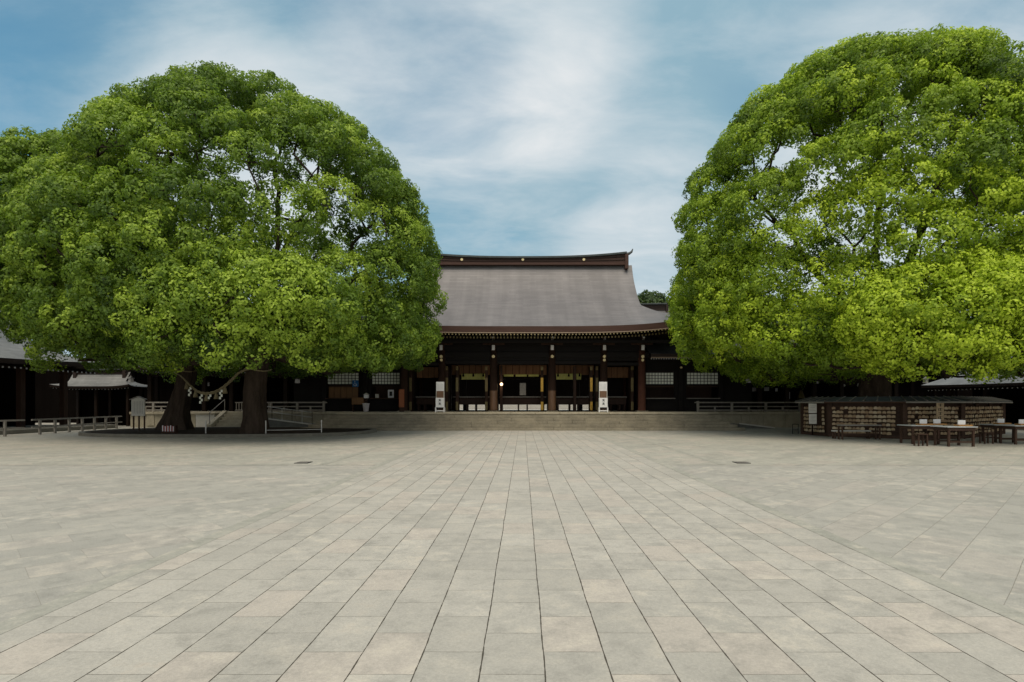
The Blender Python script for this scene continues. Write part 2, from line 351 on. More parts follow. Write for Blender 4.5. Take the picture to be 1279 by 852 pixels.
# ------------------------------------------------------------ roofs
def interp(prof, d):
    for (a, b), (c, e) in zip(prof, prof[1:]):
        if d <= c+1e-9: return b+(e-b)*(d-a)/(c-a)
    return prof[-1][1]
def smooth_prof(pts, n=24):
    xs = [p[0] for p in pts]; zs = [p[1] for p in pts]
    # Catmull-Rom resample
    outp = []
    for k in range(n+1):
        d = xs[0]+(xs[-1]-xs[0])*k/n
        i = max(j for j in range(len(xs)-1) if xs[j] <= d+1e-9)
        t = (d-xs[i])/(xs[i+1]-xs[i])
        def sl(j):
            if j == 0: return (zs[1]-zs[0])/(xs[1]-xs[0])
            if j == len(xs)-1: return (zs[-1]-zs[-2])/(xs[-1]-xs[-2])
            return (zs[j+1]-zs[j-1])/(xs[j+1]-xs[j-1])
        h = xs[i+1]-xs[i]; m0 = sl(i)*h; m1 = sl(i+1)*h
        outp.append((d, (2*t**3-3*t*t+1)*zs[i]+(t**3-2*t*t+t)*m0+(-2*t**3+3*t*t)*zs[i+1]+(t**3-t*t)*m1))
    return outp
def irimoya(hx, hy, g, prof, lift, thick, parent, mat_top, mat_edge, mat_under, mat_gable, xf, names='roof', verge=.5, lip=None):
    """hip-and-gable roof centred on the origin of xf, ridge along local x; prof = (distance from eave, z)"""
    pr = smooth_prof(prof, 28); ds = [p[0] for p in pr]
    sl = [0]
    for a, b in zip(pr, pr[1:]): sl.append(sl[-1]+math.hypot(b[0]-a[0], b[1]-a[1]))
    def Z(d, s): return interp(pr, d)+lift*abs(s)**4*max(0, 1-d/g)**1.5
    nu = 36; us = [-1+2*i/nu for i in range(nu+1)]
    roof = MB(); edge = MB(); under = MB(); lipm = MB()
    def grid(mb, rows, dz, patf, flip=False):
        vs = []; pat = []
        for r_ in rows:
            for q in r_: vs.append((q[0], q[1], q[2]+dz)); pat.append(patf(q))
        n = len(rows[0]); fs = [(i*n+j, i*n+j+1, (i+1)*n+j+1, (i+1)*n+j) for i in range(len(rows)-1) for j in range(n-1)]
        mb.add(vs, fs, pat)
    for sy in (-1, 1):
        rows = []
        for k, d in enumerate(ds):
            W = hx-min(d, g)
            rows.append([(u*W, sy*(hy-d), Z(d, u), sl[k]) for u in us])
        grid(roof, rows, 0, lambda q: (q[0], q[3]+.01, 0))
        low = [r_ for r_, d in zip(rows, ds) if d <= g+.5]
        grid(under, low, -thick, lambda q: (0, 0, 0))
        e = rows[0]
        edge.add([(q[0], q[1], q[2]) for q in e]+[(q[0]*.999, q[1]-sy*.05, q[2]-thick) for q in e], [(i, i+1, len(e)+i+1, len(e)+i) for i in range(len(e)-1)])
        if lip:
            for i in range(len(e)-1):
                lipm.obox((e[i][0], e[i][1]+sy*.02, e[i][2]-thick-.03), (e[i+1][0], e[i+1][1]+sy*.02, e[i+1][2]-thick-.03), .1, .05)
        # verge edge
        for ux in (0, -1):
            up = [r_[ux] for r_, d in zip(rows, ds) if d >= g-.05]
            edge.add([(q[0], q[1], q[2]) for q in up]+[(q[0], q[1], q[2]-.28) for q in up], [(i, i+1, len(up)+i+1, len(up)+i) for i in range(len(up)-1)])
            inner = [(q[0]-math.copysign(verge+.05, q[0]), q[1], q[2]-.28) for q in up]
            edge.add([(q[0], q[1], q[2]-.28) for q in up]+inner, [(i, i+1, len(up)+i+1, len(up)+i) for i in range(len(up)-1)])
    for sx in (-1, 1):
        rows = []
        for k, d in enumerate(ds):
            if d > g+.001: break
            H = hy-d; rows.append([(sx*(hx-d), u*H, Z(d, u), sl[k]) for u in us])
        H = hy-g; rows.append([(sx*(hx-g), u*H, Z(g, u), sl[len(rows)-1]+.1) for u in us])
        grid(roof, rows, 0, lambda q: (q[1], q[3]+.01, 0)); grid(under, rows, -thick, lambda q: (0, 0, 0))
        # flat return to the gable wall
        grid(roof, [[(sx*(hx-g), u*H, Z(g, u), 0) for u in us], [(sx*(hx-g-verge-.1), u*H, Z(g, u)+.02, .2) for u in us]], -.004, lambda q: (q[1], q[3]+.01, 0))
        e = rows[0]
        edge.add([(q[0], q[1], q[2]) for q in e]+[(q[0]-sx*.05, q[1]*.999, q[2]-thick) for q in e], [(i, i+1, len(e)+i+1, len(e)+i) for i in range(len(e)-1)])
        if lip:
            for i in range(len(e)-1):
                lipm.obox((e[i][0]+sx*.02, e[i][1], e[i][2]-thick-.03), (e[i+1][0]+sx*.02, e[i+1][1], e[i+1][2]-thick-.03), .1, .05)
    o = roof.build(names, mat_top, parent, False, xf)
    for p in o.data.polygons: p.use_smooth = True
    edge.build('eave_board', mat_edge, parent, True, xf)
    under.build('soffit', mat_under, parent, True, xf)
    if lip: lipm.build('eave_lip', lip, parent, False, xf)
    for sx in (-1, 1):
        gm = MB(); xx = sx*(hx-g-verge)
        up = [(d, z) for d, z in pr if d >= g-.01]
        fl = [(xx, -(hy-d), z-.1) for d, z in up]; fr_ = [(xx, (hy-d), z-.1) for d, z in up]
        n = len(fl); gm.add(fl+fr_, [(i, i+1, n+i+1, n+i) for i in range(n-1)]); gm.build('gable_wall', mat_gable, parent, False, xf)
    return pr

def ridge(parent, x0, x1, y, z0, z1, sag, wd, mat, capmat, xf=None, discs=(), horn=True):
    n = 24; body = MB(); cap = MB(); lipb = MB()
    def zz_(x): t = (x-(x0+x1)/2)/((x1-x0)/2); return sag*abs(t)**2.6
    for i in range(n):
        a = x0+(x1-x0)*i/n; b = x0+(x1-x0)*(i+1)/n
        za, zb = zz_(a), zz_(b)
        vs = []
        for x, dz in ((a, za), (b, zb)):
            vs += [(x, y-wd/2, z0-.15), (x, y+wd/2, z0-.15), (x, y+wd/2, z1+dz), (x, y-wd/2, z1+dz)]
        body.add(vs, [(0, 1, 2, 3), (4, 7, 6, 5), (0, 4, 5, 1), (1, 5, 6, 2), (2, 6, 7, 3), (3, 7, 4, 0)] if i in (0, n-1) else [(0, 4, 5, 1), (1, 5, 6, 2), (2, 6, 7, 3), (3, 7, 4, 0)])
        cap.obox((a, y, z1+za+.07), (b, y, z1+zb+.07), wd+.3, .12)
        for h, o_ in ((.32, .03), (.72, .03)):
            zc = z0+(z1-z0)*h
            lipb.obox((a, y-wd/2-o_, zc+za*h), (b, y-wd/2-o_, zc+zb*h), .05, .035); lipb.obox((a, y+wd/2+o_, zc+za*h), (b, y+wd/2+o_, zc+zb*h), .05, .035)
    if horn:
        for sx, xe in ((-1, x0), (1, x1)):
            pts = [(xe-sx*.05, y, z1+sag+.06), (xe+sx*.25, y, z1+sag+.12), (xe+sx*.42, y, z1+sag+.24), (xe+sx*.5, y, z1+sag+.44)]
            cap.tube(pts, [.1, .1, .075, .03], 8)
    b_ = body.build('ridge', mat, parent, False, xf)
    cap.build('ridge_cap', capmat, b_, False, xf); lipb.build('ridge_moulding', M['fascia_dark'], b_, False, xf)
    for x in discs:
        d = MB(); pts = [(x, y-wd/2-.09, (z0+z1)/2+.05), (x, y-wd/2+.02, (z0+z1)/2+.05)]; d.tube(pts, .09, 14); d.build('crest_disc', M['cap'], b_, False, xf)
    # end blocks
    for sx, xe in ((-1, x0), (1, x1)):
        MB().box(xe-.12, xe+.12, y-wd/2-.14, y+wd/2+.14, z0-.45, z1+sag-.02, .03).build('ridge_end', mat, b_, False, xf)
    return b_

I4 = Matrix.Identity(4)
def rafters(parent, name, p0, p1, n, dy, capm, sz=(.085, .11), length=1.7, rise=.35, lift=None, along='x', stuff=False):
    """n rafters between p0 and p1 (their front ends); dy = direction to run back"""
    dv = Vector(dy)
    def one(mb, p):
        a = Vector(p); b = a+dv*length+Vector((0, 0, rise))
        mb.cur = 0; mb.obox(a, b, sz[0], sz[1]); mb.cur = 1; mb.obox(a-dv*.025, a-dv*.001, sz[0]*.92, sz[1]*.92)
    if stuff:
        m = MB()
        for i in range(n):
            t = i/(n-1); s = 2*t-1; p = Vector(p0).lerp(Vector(p1), t)+Vector((0, 0, (lift or 0)*abs(s)**4)); one(m, p)
        o = m.build(name, [M['wood'], capm], parent); o['kind'] = 'stuff'; return
    m = MB(); one(m, (0, 0, 0)); proto = None
    org = ORG[parent.name]
    for i in range(n):
        t = i/(n-1); s = 2*t-1; p = Vector(p0).lerp(Vector(p1), t)+Vector((0, 0, (lift or 0)*abs(s)**4))
        if proto is None:
            proto = m.build(name, [M['wood'], capm]); o = proto
        else: o = proto.copy(); COL.objects.link(o)
        o.parent = parent; o.location = p-org; ORG[o.name] = org

# ------------------------------------------------------------ terrace and steps
ZT = .98
T = thing('stone_terrace', 'long raised pale stone terrace carrying the halls along the back of the courtyard', 'terrace', (0, 36, 0))
def block_wall(mb, x0, x1, y, z0, z1, n):
    for i in range(n):
        a = x0+(x1-x0)*i/n; b = x0+(x1-x0)*(i+1)/n; mb.box(a+.006, b-.006, y, y+.3, z0, z1, .012)
mb = MB(); mb.box(-24.5, 24.5, 35.75, 46, 0, ZT-.12); mb.box(-10.7, 10.7, 32.95, 35.749, 0, ZT-.12); mb.build('base', M['stonel'], T)
for sx in (-1, 1):
    mb = MB(); a, b = sorted((sx*10.95, sx*24.5)); block_wall(mb, a, b, 35.5, 0, ZT-.16, 10); mb.build('facing', M['stonel'], T)
mb = MB()
for i in range(15):
    a = -10.7+21.4*i/15; mb.box(a+.004, a+21.4/15-.004, 32.86, 33.7, ZT-.118, ZT, .015)
for sx in (-1, 1):
    for i in range(9):
        a = sx*(10.72+i*1.53); b = sx*(10.72+(i+1)*1.53); mb.box(min(a, b)+.004, max(a, b)-.004, 35.38, 36.1, ZT-.158, ZT, .015)
mb.box(-10.7, 10.7, 33.704, 45.9, ZT-.117, ZT-.004); mb.box(-24.5, -10.71, 36.104, 45.9, ZT-.117, ZT-.004); mb.box(10.71, 24.5, 36.104, 45.9, ZT-.117, ZT-.004)
mb.build('coping', M['stonel'], T)
mb = MB()
for sx in (-1, 1):
    for i in range(6):
        x = sx*(12.2+i*2.2); MB().box(x-.22, x+.22, 35.44, 35.5, .12, ZT-.17, .01).build('pilaster', M['stonel'], T)
S = thing('stone_steps', 'wide flight of six weathered stone steps in front of the main hall', 'steps', (0, 31.3, 0))
for k in range(6):
    z0 = k*ZT/6; z1 = (k+1)*ZT/6 - (.002 if k < 5 else .122); y = 31.3+k*.31; hw = 12.25-k*.31
    if k == 5: z1 = ZT-.12
    mb = MB(); n = 9+(k % 3); xs = [-hw]+[-hw+2*hw*(i+random.uniform(-.25, .25))/n for i in range(1, n)]+[hw]
    for a, b in zip(xs, xs[1:]): mb.box(a+.004, b-.004, y, 33.2 if k < 5 else 33.6, z0+.001 if k else 0, z1, .014)
    if k < 5: mb.build('step', M['stone'], S)

# ------------------------------------------------------------ main hall
H = thing('main_hall', 'large dark timber shrine hall with sweeping copper roof and open front above the steps', 'shrine hall', (0, 39.3, ZT))
Y0 = 33.4; YC = 39.3
prof = [(0, 6.04), (1, 6.50), (2, 7.10), (3, 7.82), (4, 8.60), (5, 9.62), (5.5, 10.28), (5.9, 11.05)]
xf = Matrix.Translation((0, YC, 0))
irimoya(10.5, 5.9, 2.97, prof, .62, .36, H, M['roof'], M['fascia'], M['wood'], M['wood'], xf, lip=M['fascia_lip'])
ridge(H, -7.1, 7.1, YC, 11.15, 11.42, .32, .75, M['fascia'], M['copper'], None, (-4.17, 0, 4.17))
rafters(H, 'rafter', (-10.05, Y0+.22, 5.58), (10.05, Y0+.22, 5.58), 100, (0, 1, 0), M['cap'], (.085, .085), 1.6, .45, .6)
rafters(H, 'under_rafter', (-9.6, Y0+.75, 5.46), (9.6, Y0+.75, 5.46), 96, (0, 1, 0), M['dullgold'], (.085, .12), 1.8, .5, .45, stuff=True)
for sx in (-1, 1):
    rafters(H, 'side_rafter', (sx*10.28, 33.9, 5.58), (sx*10.28, 44.7, 5.58), 52, (-sx, 0, 0), M['cap'], (.085, .085), 1.6, .45, .6, stuff=True)
CX = [-7.63, -5.19, -1.87, 1.87, 5.19, 7.63]; YCOL = 36.5
col_objs = []
for i, x in enumerate(CX):
    for row, yy in enumerate((YCOL, 42.1)):
        if row and abs(x) < 6: continue
        mb = MB(); mb.lathe([(.30, 0), (.30, .06), (.245, .07), (.24, 3.9)], (x, yy, ZT), 20)
        c = mb.build('column', M['wood2'] if abs(x) < 7 else M['redwood'] if x > 0 else M['wood2'], H, True)
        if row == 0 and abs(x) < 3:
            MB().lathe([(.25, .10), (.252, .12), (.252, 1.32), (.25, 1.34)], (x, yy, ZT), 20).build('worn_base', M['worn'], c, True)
        if row == 0:
            MB().box(x-.36, x+.36, yy-.36, yy+.36, ZT-.003, ZT+.05, .02).build('column_foot', M['stonel'], c)
            br = MB(); br.box(x-.15, x+.15, yy-.36, yy+.3, 4.86, 5.24, .02); br.box(x-.12, x+.12, yy-.5, yy+.3, 5.38, 5.56, .02); br.box(x-.3, x+.3, yy-.25, yy+.25, 5.24, 5.38, .03)
            br.box(x-.10, x+.10, yy-.6, yy+.3, 5.60, 5.74, .02); br.box(x-.13, x+.13, yy-.30, yy+.3, 4.38, 4.60, .02); br.box(x-.7, x+.7, yy-.145, yy+.145, 5.245, 5.375, .02)
            b_ = br.build('bracket', M['wood2'], H)
            for q_ in ((.09, .53, 5.39, 5.54), (.095, .39, 4.89, 5.21), (.07, .63, 5.61, 5.72)):
                MB().box(x-q_[0], x+q_[0], yy-q_[1], yy-q_[1]+.027, q_[2], q_[3], .004).build('white_end', M['white'], b_)
            cg = MB(); cg.tube([(x, yy-.36, 4.49), (x, yy-.302, 4.49)], .10, 12)
            if abs(x) > 5: cg.tube([(x, yy-.30, 4.27), (x, yy-.24, 4.27)], .09, 12)
            cg.build('round_cap', M['cap'], b_)
# beams across the front
mb = MB()
mb.box(-8.3, 8.3, YCOL-.13, YCOL+.13, 4.42, 4.80, .02); mb.box(-8.3, 8.3, YCOL-.1, YCOL+.1, 5.2, 5.45, .02)
for a, b in zip(CX, CX[1:]): mb.box(a+.2, b-.2, YCOL-.11, YCOL+.11, 4.02 if abs(a+b) < 9 else 3.92, 4.24 if abs(a+b) < 9 else 4.14, .02)
mb.build('front_beam', M['beam'], H)
mb = MB(); mb.box(-7.6, 7.6, YCOL-.04, YCOL+.04, 4.24, 4.42); mb.box(-7.6, 7.6, YCOL-.04, YCOL+.04, 4.8, 5.2); mb.box(-8.2, 8.2, YCOL-.04, YCOL+.04, 5.45, 6.1); mb.build('upper_panel', M['beam'], H)
for y in (34.9,): MB().box(-9.2, 9.2, y-.09, y+.09, 5.22, 5.40, .02).build('eave_purlin', M['beam'], H)
# side walls, ceiling
for sx in (-1, 1):
    MB().box(sx*7.60, sx*7.66, YCOL+.25, 41.9, ZT, 5.9).build('side_wall', M['wood'], H)
MB().box(-7.6, 7.6, YCOL+.1, 42.4, 4.95, 5.02).build('ceiling', M['wood'], H)
# inner line: lintel, blinds, cloths, door leaves
YI = 40.0
mb = MB(); mb.box(-7.58, 7.58, YI-.1, YI+.1, 4.2, 4.94, .02)
for x in CX[1:-1]: mb.box(x-.17, x+.17, YI-.17, YI+.17, ZT, 4.2, .02)
mb.build('inner_frame', M['wood'], H)
bays = list(zip(CX, CX[1:]))
for a, b in bays:
    side = abs(a+b) > 12
    z0, z1 = (3.50, 4.19) if not side else (3.30, 4.05)
    n = 7 if not side else 5; x0 = a+.2; x1 = b-.2; mb = MB()
    for i in range(n):
        p = x0+(x1-x0)*i/n; q = x0+(x1-x0)*(i+1)/n; mb.box(p+.015, q-.015, YI-.16, YI-.12, z0, z1-.01, .006)
    mb.build('slatted_blind', M['blind'], H)
def valance(x0, x1, z0, z1, n, tass=True):
    mb = MB(); k = 24; vs = []
    for i in range(k+1):
        x = x0+(x1-x0)*i/k; yy = YI-.22+.02*math.sin(i*1.9)
        vs += [(x, yy, z0), (x, yy, z1)]
    mb.add(vs, [(2*i, 2*i+2, 2*i+3, 2*i+1) for i in range(k)]); mb.add([(v[0], v[1]+.02, v[2]) for v in vs], [(2*i+1, 2*i+3, 2*i+2, 2*i) for i in range(k)])
    o = mb.build('cloth_valance', M['yellow'], H, True)
    if tass:
        for i in range(n):
            x = x0+(x1-x0)*(i+.5)/n if n > 1 else (x0+x1)/2
            x = x0+.12+(x1-x0-.24)*i/(n-1)
            MB().tube([(x, YI-.28, z1+.03), (x, YI-.28, z1-.08), (x, YI-.28, z1-.2)], [.03, .06, .07], 8).build('tassel', M['tassel'], o)
valance((577-653)*YI/FP, (606-653)*YI/FP, 3.17, 3.58, 3); valance((694.5-653)*YI/FP, (725.5-653)*YI/FP, 3.17, 3.58, 3)
for a, b in ((629.5, 641.5), (644, 658), (660, 673)): valance((a-653)*YI/FP, (b-653)*YI/FP, 3.38, 3.53, 2, False)
for px, gm, sgn in ((513, 'dullgold', -1), (558, 'dullgold', -1), (607.5, 'dullgold', 1), (626, None, 1), (677, 'gold', 1), (738.5, 'gold', -1), (745.5, 'dullgold', 1), (789.5, 'dullgold', 1), (571, 'dullgold', 1), (718, None, -1)):
    x = (px-653)*38/FP; mb = MB(); mb.box(x-.09, x+.09, 37.95, 38.07, ZT+.02, 4.0, .01); mb.box(x-.03, x+.03, 38.07, 39.2, ZT+.02, 4.0)
    d = mb.build('door_leaf', M['wood2'], H)
    if gm:
        for z0, z1 in ((1.06, 1.62), (2.3, 3.22), (3.72, 4.0-.02)):
            MB().box(x-.085, x+.085, 37.93, 37.949, z0, z1, .004).build('door_fitting', M[gm if z1 < 3.6 else 'dullgold'], d)
# back of the hall: low barrier
mb = MB()
mb.box(-7.5, 7.5, 41.95, 42.05, 1.95, 2.02); 
mb.build('back_rail', M['wood2'], H)
mb = MB(); mb.box(-7.58, -4.9, 42.06, 42.16, ZT, 4.9); mb.box(4.9, 7.58, 42.06, 42.16, ZT, 4.9); mb.box(-4.9, 4.9, 42.06, 42.16, 3.3, 4.9)
for x in (-4.3, -2.4, -1.9, 1.9, 2.4, 4.3): mb.box(x-.12, x+.12, 42.06, 42.2, ZT, 3.3)
mb.build('back_wall', M['wood'], H)

# offering boxes inside the hall
def offering_box(x0, x1, label):
    yy = 39.35; t = thing('offering_box', label, 'offering box', ((x0+x1)/2, yy, ZT), 'offering boxes inside the hall')
    mb = MB(); mb.box(x0, x1, yy-.35, yy+.35, 1.42, 1.86, .02); mb.build('box', M['wood2'], t)
    mb = MB(); n = int((x1-x0)/.16)
    for i in range(n): mb.box(x0+(i+.3)*(x1-x0)/n, x0+(i+.7)*(x1-x0)/n, yy-.33, yy+.33, 1.862, 1.91)
    mb.build('slatted_top', M['rackwood'], t)
    MB().box(x0-.05, x1+.05, yy-.42, yy-.36, 1.90, 1.99, .012).build('rim', M['rail'], t)
    for sx in (x0+.12, x1-.12, (x0+x1)/2-.3, (x0+x1)/2+.3):
        for dy in (-.28, .28): MB().box(sx-.05, sx+.05, yy+dy-.05, yy+dy+.05, ZT, 1.419).build('leg', M['wood2'], t)
offering_box(-1.55, 1.55, 'widest dark slatted offering box in the central bay of the hall')
offering_box(-4.75, -2.3, 'dark slatted offering box in the bay left of the central one')
offering_box(2.3, 4.75, 'dark slatted offering box in the bay right of the central one')
offering_box(-7.3, -5.6, 'short dark offering box in the leftmost bay of the hall')
offering_box(5.6, 7.1, 'short dark offering box in the rightmost bay of the hall')
# hanging lamp
t = thing('hanging_lamp', 'small round glowing lamp beside the left post of the central bay', 'lamp', ((626.3-653)*38.2/FP, 37.9, 2.78))
p = Vector(((626.3-653)*37.8/FP, 37.8, 2.78)); t.location = p; ORG[t.name] = p
MB().lathe([(.02, -.10), (.07, -.07), (.10, 0), (.07, .07), (.02, .10)], p, 14).build('globe', M['bulb'], t, True)
MB().box(p.x-.015, p.x+.015, p.y-.015, p.y+.015, p.z+.10, 4.2).build('cord', M['iron'], t)
ld = bpy.data.lights.new('lamp_light', 'POINT'); lo = bpy.data.objects.new('lamp_light', ld); COL.objects.link(lo); ld.energy = 5; ld.color = (1, .7, .42); ld.shadow_soft_size = .1; lo.parent = t; lo.location = (0, -.2, 0)

# inner courtyard and shrine building behind
sheet('inner_courtyard', -14, 14, 46.1, 54.2, .97, M['yard'])
B = thing('inner_shrine', 'dark roofed inner shrine building seen behind the main hall', 'shrine building', (0, 58, .97))
MB().box(-14.5, 14.5, 54.25, 61, 0, 1.42, .02).build('stone_base', M['yard'], B)
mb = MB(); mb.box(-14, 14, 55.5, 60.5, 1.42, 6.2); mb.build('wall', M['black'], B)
MB().box(-.30, .30, 55.40, 55.49, 2.3, 3.5, .02).build('door', M['rail'], B)
irimoya(18, 6.3, 3.0, [(0, 6.4), (1.5, 7.1), (3, 8.0), (4.6, 9.3), (6.3, 11.2)], .4, .3, B, M['roofdark'], M['fascia_dark'], M['wood'], M['wood'], Matrix.Translation((0, 58, 0)))
ridge(B, -14.6, 14.6, 58, 11.1, 11.45, .1, .6, M['fascia_dark'], M['copper'], None, (), False)

# ------------------------------------------------------------ connecting wings with lattice windows
def lattice(parent, x0, x1, y, z0, z1, nx, nz, fmat=None):
    f = MB(); f.box(x0-.07, x0, y-.05, y+.05, z0-.07, z1+.07); f.box(x1, x1+.07, y-.05, y+.05, z0-.07, z1+.07); f.box(x0, x1, y-.05, y+.05, z1, z1+.07); f.box(x0, x1, y-.05, y+.05, z0-.07, z0)
    wdw = f.build('lattice_window', M['beam'], parent)
    MB().box(x0, x1, y+.005, y+.03, z0, z1).build('paper_pane', M['paper'], wdw)
    b = MB()
    for i in range(1, nx): xx = x0+(x1-x0)*i/nx; b.box(xx-.015, xx+.015, y-.02, y+.003, z0, z1)
    for i in range(1, nz): z = z0+(z1-z0)*i/nz; b.box(x0, x1, y-.026, y+.002, z-.015, z+.015)
    b.build('lattice_bars', M['beam'], wdw)
for sx in (-1, 1):
    side = 'left' if sx < 0 else 'right'
    Wg = thing('side_wing', 'low dark wing with two white lattice windows joined to the %s of the main hall' % side, 'building', (sx*10.6, 38, ZT))
    def bx(mb, a, b, *r): a, b = sorted((sx*a, sx*b)); return mb.box(a, b, *r)
    # roof: simple front/back slopes
    prw = smooth_prof([(0, 4.60), (1.2, 5.0), (2.6, 5.7), (4.0, 6.8)], 14); rf = MB(); ed = MB(); un = MB(); xs = [8.0+7.2*i/20 for i in range(21)]
    sl_ = [0]
    for a, b in zip(prw, prw[1:]): sl_.append(sl_[-1]+math.hypot(b[0]-a[0], b[1]-a[1]))
    for sy in (-1, 1):
        rows = [[(sx*x, 39.5+sy*(4-d), z) for x in xs] for d, z in prw]; n = 21
        rf.add([q for r_ in rows for q in r_], [(i*n+j, i*n+j+1, (i+1)*n+j+1, (i+1)*n+j) for i in range(len(rows)-1) for j in range(n-1)], [(q[0], s+.01, 0) for r_, s in zip(rows, sl_) for q in r_])
        un.add([(q[0], q[1], q[2]-.2) for r_ in rows for q in r_], [(i*n+j, i*n+j+1, (i+1)*n+j+1, (i+1)*n+j) for i in range(len(rows)-1) for j in range(n-1)])
        e = rows[0]; ed.add([q for q in e]+[(q[0], q[1]-sy*.04, q[2]-.2) for q in e], [(i, i+1, n+i+1, n+i) for i in range(n-1)])
    rf.build('roof', M['roofdark'], Wg, True); un.build('soffit', M['wood'], Wg); ed.build('eave_board', M['fascia_dark'], Wg)
    lp = MB(); bx(lp, 8.0, 15.2, 35.46, 35.52, 4.34, 4.40); lp.build('eave_lip', M['fascia_lip'], Wg)
    rafters(Wg, 'rafter', (sx*8.05, 35.62, 4.30), (sx*15.1, 35.62, 4.30), 46, (0, 1, 0), M['capgrey'], (.07, .07), 1.6, .4, 0)
    wl = MB(); YW = 37.5
    bx(wl, 7.9, 15.1, YW, YW+.08, 3.62, 4.9); bx(wl, 7.9, 8.02, YW, YW+.08, ZT, 3.62)
    bx(wl, 9.98, 10.75, YW, YW+.08, ZT, 3.62); bx(wl, 12.95, 15.1, YW, YW+.08, ZT, 3.62)
    bx(wl, 8.02, 9.98, YW, YW+.08, ZT, 1.85); bx(wl, 10.75, 12.95, YW, YW+.08, ZT, 1.85); bw = MB(); bx(bw, 7.9, 15.1, 41.4, 41.5, ZT, 4.9); bw.build('back_wall', M['beam'], Wg)
    wl.build('wall', M['beam'], Wg)
    for x in (10.38, 13.05): 
        m_ = MB(); bx(m_, x-.16, x+.16, YW-.16, YW+.16, ZT, 4.5, .02); m_.build('column', M['beam'], Wg)
        m_ = MB(); m_.tube([(sx*x, YW-.26, 3.86), (sx*x, YW-.16, 3.86)], .07, 10); m_.build('round_cap', M['cap'], Wg)
    for a, b in ((8.12, 9.92), (10.82, 12.86)):
        x0, x1 = sorted((sx*a, sx*b)); lattice(Wg, x0, x1, YW+.02, 2.78, 3.52, 9, 4)
        cn = MB(); cn.box(x0-.05, x1+.05, YW-.35, YW-.01, 1.80, 1.86, .01); cn.build('counter', M['rackwood'] if sx < 0 else M['rail'], Wg)
    sl2 = MB(); bx(sl2, 8.1, 9.92, YW-.05, YW-.003, 2.58, 2.64); bx(sl2, 10.82, 12.86, YW-.05, YW-.003, 2.58, 2.64); sl2.build('window_sill', M['rackwood'], Wg)
    if sx < 0:
        s_ = MB()
        for i in range(5): s_.box(-12.8+i*.39, -12.8+i*.39+.37, YW+.03, YW+.06, 1.87, 2.66, .006)
        s_.build('shutter', M['shutter'], Wg)
        s_ = MB()
        for i in range(6): s_.box(-9.9+i*.3, -9.9+i*.3+.28, YW+.9, YW+.93, 1.4, 2.7, .006)
        s_.build('inner_partition', M['rackwood'], Wg)
    bk = MB(); bx(bk, 8.1, 13.0, 39.2, 39.25, ZT, 4.3); bk.build('inner_wall', M['wood2'], Wg)

# small objects around the wings
def P2(px, py, Y): return P(px, py, Y)
t = thing('framed_notice', 'white framed notice standing on the left wing counter', 'notice', P(488, 499, 37.3))
MB().box(P(484.5, 0, 37.3).x, P(492, 0, 37.3).x, 37.28, 37.31, 1.87, 2.40, .008).build('frame', M['white'], t)
MB().box(P(486.5, 0, 37.3).x, P(490, 0, 37.3).x, 37.265, 37.279, 1.99, 2.28).build('print', M['iron'], t)
t = thing('small_box', 'small pale box beside the framed notice on the counter', 'box', P(471, 499, 37.3))
MB().box(P(469, 0, 37.3).x, P(473, 0, 37.3).x, 37.2, 37.36, 1.87, 2.12, .02).build('body', M['offwhite'], t)
MB().box(P(468.5, 0, 37.3).x, P(473.5, 0, 37.3).x, 37.18, 37.38, 2.121, 2.17, .012).build('lid', M['rackwood'], t)
# access sign
x0, x1 = P(440, 0, 37.1).x, P(447.6, 0, 37.1).x; zc0, zc1 = P(0, 483, 37.1).z, P(0, 475, 37.1).z
t = thing('access_sign', 'blue square wheelchair sign hung by the left lattice window', 'sign', ((x0+x1)/2, 37.1, zc0))
MB().box(x0, x1, 37.1, 37.13, zc0, zc1, .005).build('board', M['blue'], t)
mb = MB(); cx, cz = (x0+x1)/2, (zc0+zc1)/2
mb.tube([(cx+.10*math.cos(a)-.01, 37.085, cz-.07+.09*math.sin(a)) for a in [R(150+i*24) for i in range(10)]], .014, 6)
mb.tube([(cx-.03, 37.085, cz+.08), (cx-.03, 37.085, cz-.03), (cx+.06, 37.085, cz-.03), (cx+.10, 37.085, cz-.13)], .016, 6); mb.tube([(cx-.03, 37.09, cz+.13), (cx-.03, 37.08, cz+.13)], .03, 8)
mb.build('wheelchair_symbol', M['white'], t)
# pot
p = P(458.5, 514.2, 36.2); t = thing('white_pot', 'tapered white pot standing on the terrace left of the main hall', 'pot', (p.x, 35.95, ZT))
MB().lathe([(.13, 0), (.15, .02), (.21, .48), (.23, .50), (.23, .53), (.19, .53), (.17, .45)], (p.x, 35.95, ZT), 18).build('body', M['pot'], t, True)
MB().lathe([(.17, .42), (.12, .5), (.02, .56)], (p.x, 35.95, ZT), 12).build('contents', M['paper'], t, True)
p = P(446, 514, 36.6); t = thing('wooden_box', 'brown wooden box on a stand under the blue wheelchair sign', 'box', (p.x, 36.75, ZT))
MB().box(p.x-.35, p.x+.42, 36.6, 36.95, ZT+.45, ZT+.9, .02).build('body', M['shutter'], t)
for dx in (-.3, .37): MB().box(p.x+dx-.03, p.x+dx+.03, 36.65, 36.9, ZT, ZT+.449).build('leg', M['wood2'], t)
p = P(457, 498, 36.5); t = thing('paper_lantern_box', 'small white box with peaked lid above the white pot', 'box', (p.x, 36.6, ZT))
MB().box(p.x-.14, p.x+.14, 36.5, 36.75, ZT+.86, ZT+1.08, .02).build('body', M['white'], t); MB().prism([(p.x-.18, ZT+1.081), (p.x+.18, ZT+1.081), (p.x, ZT+1.2)], 36.48, 36.77).build('lid', M['offwhite'], t); MB().box(p.x-.05, p.x+.05, 36.58, 36.68, ZT, ZT+.859).build('post', M['wood2'], t)
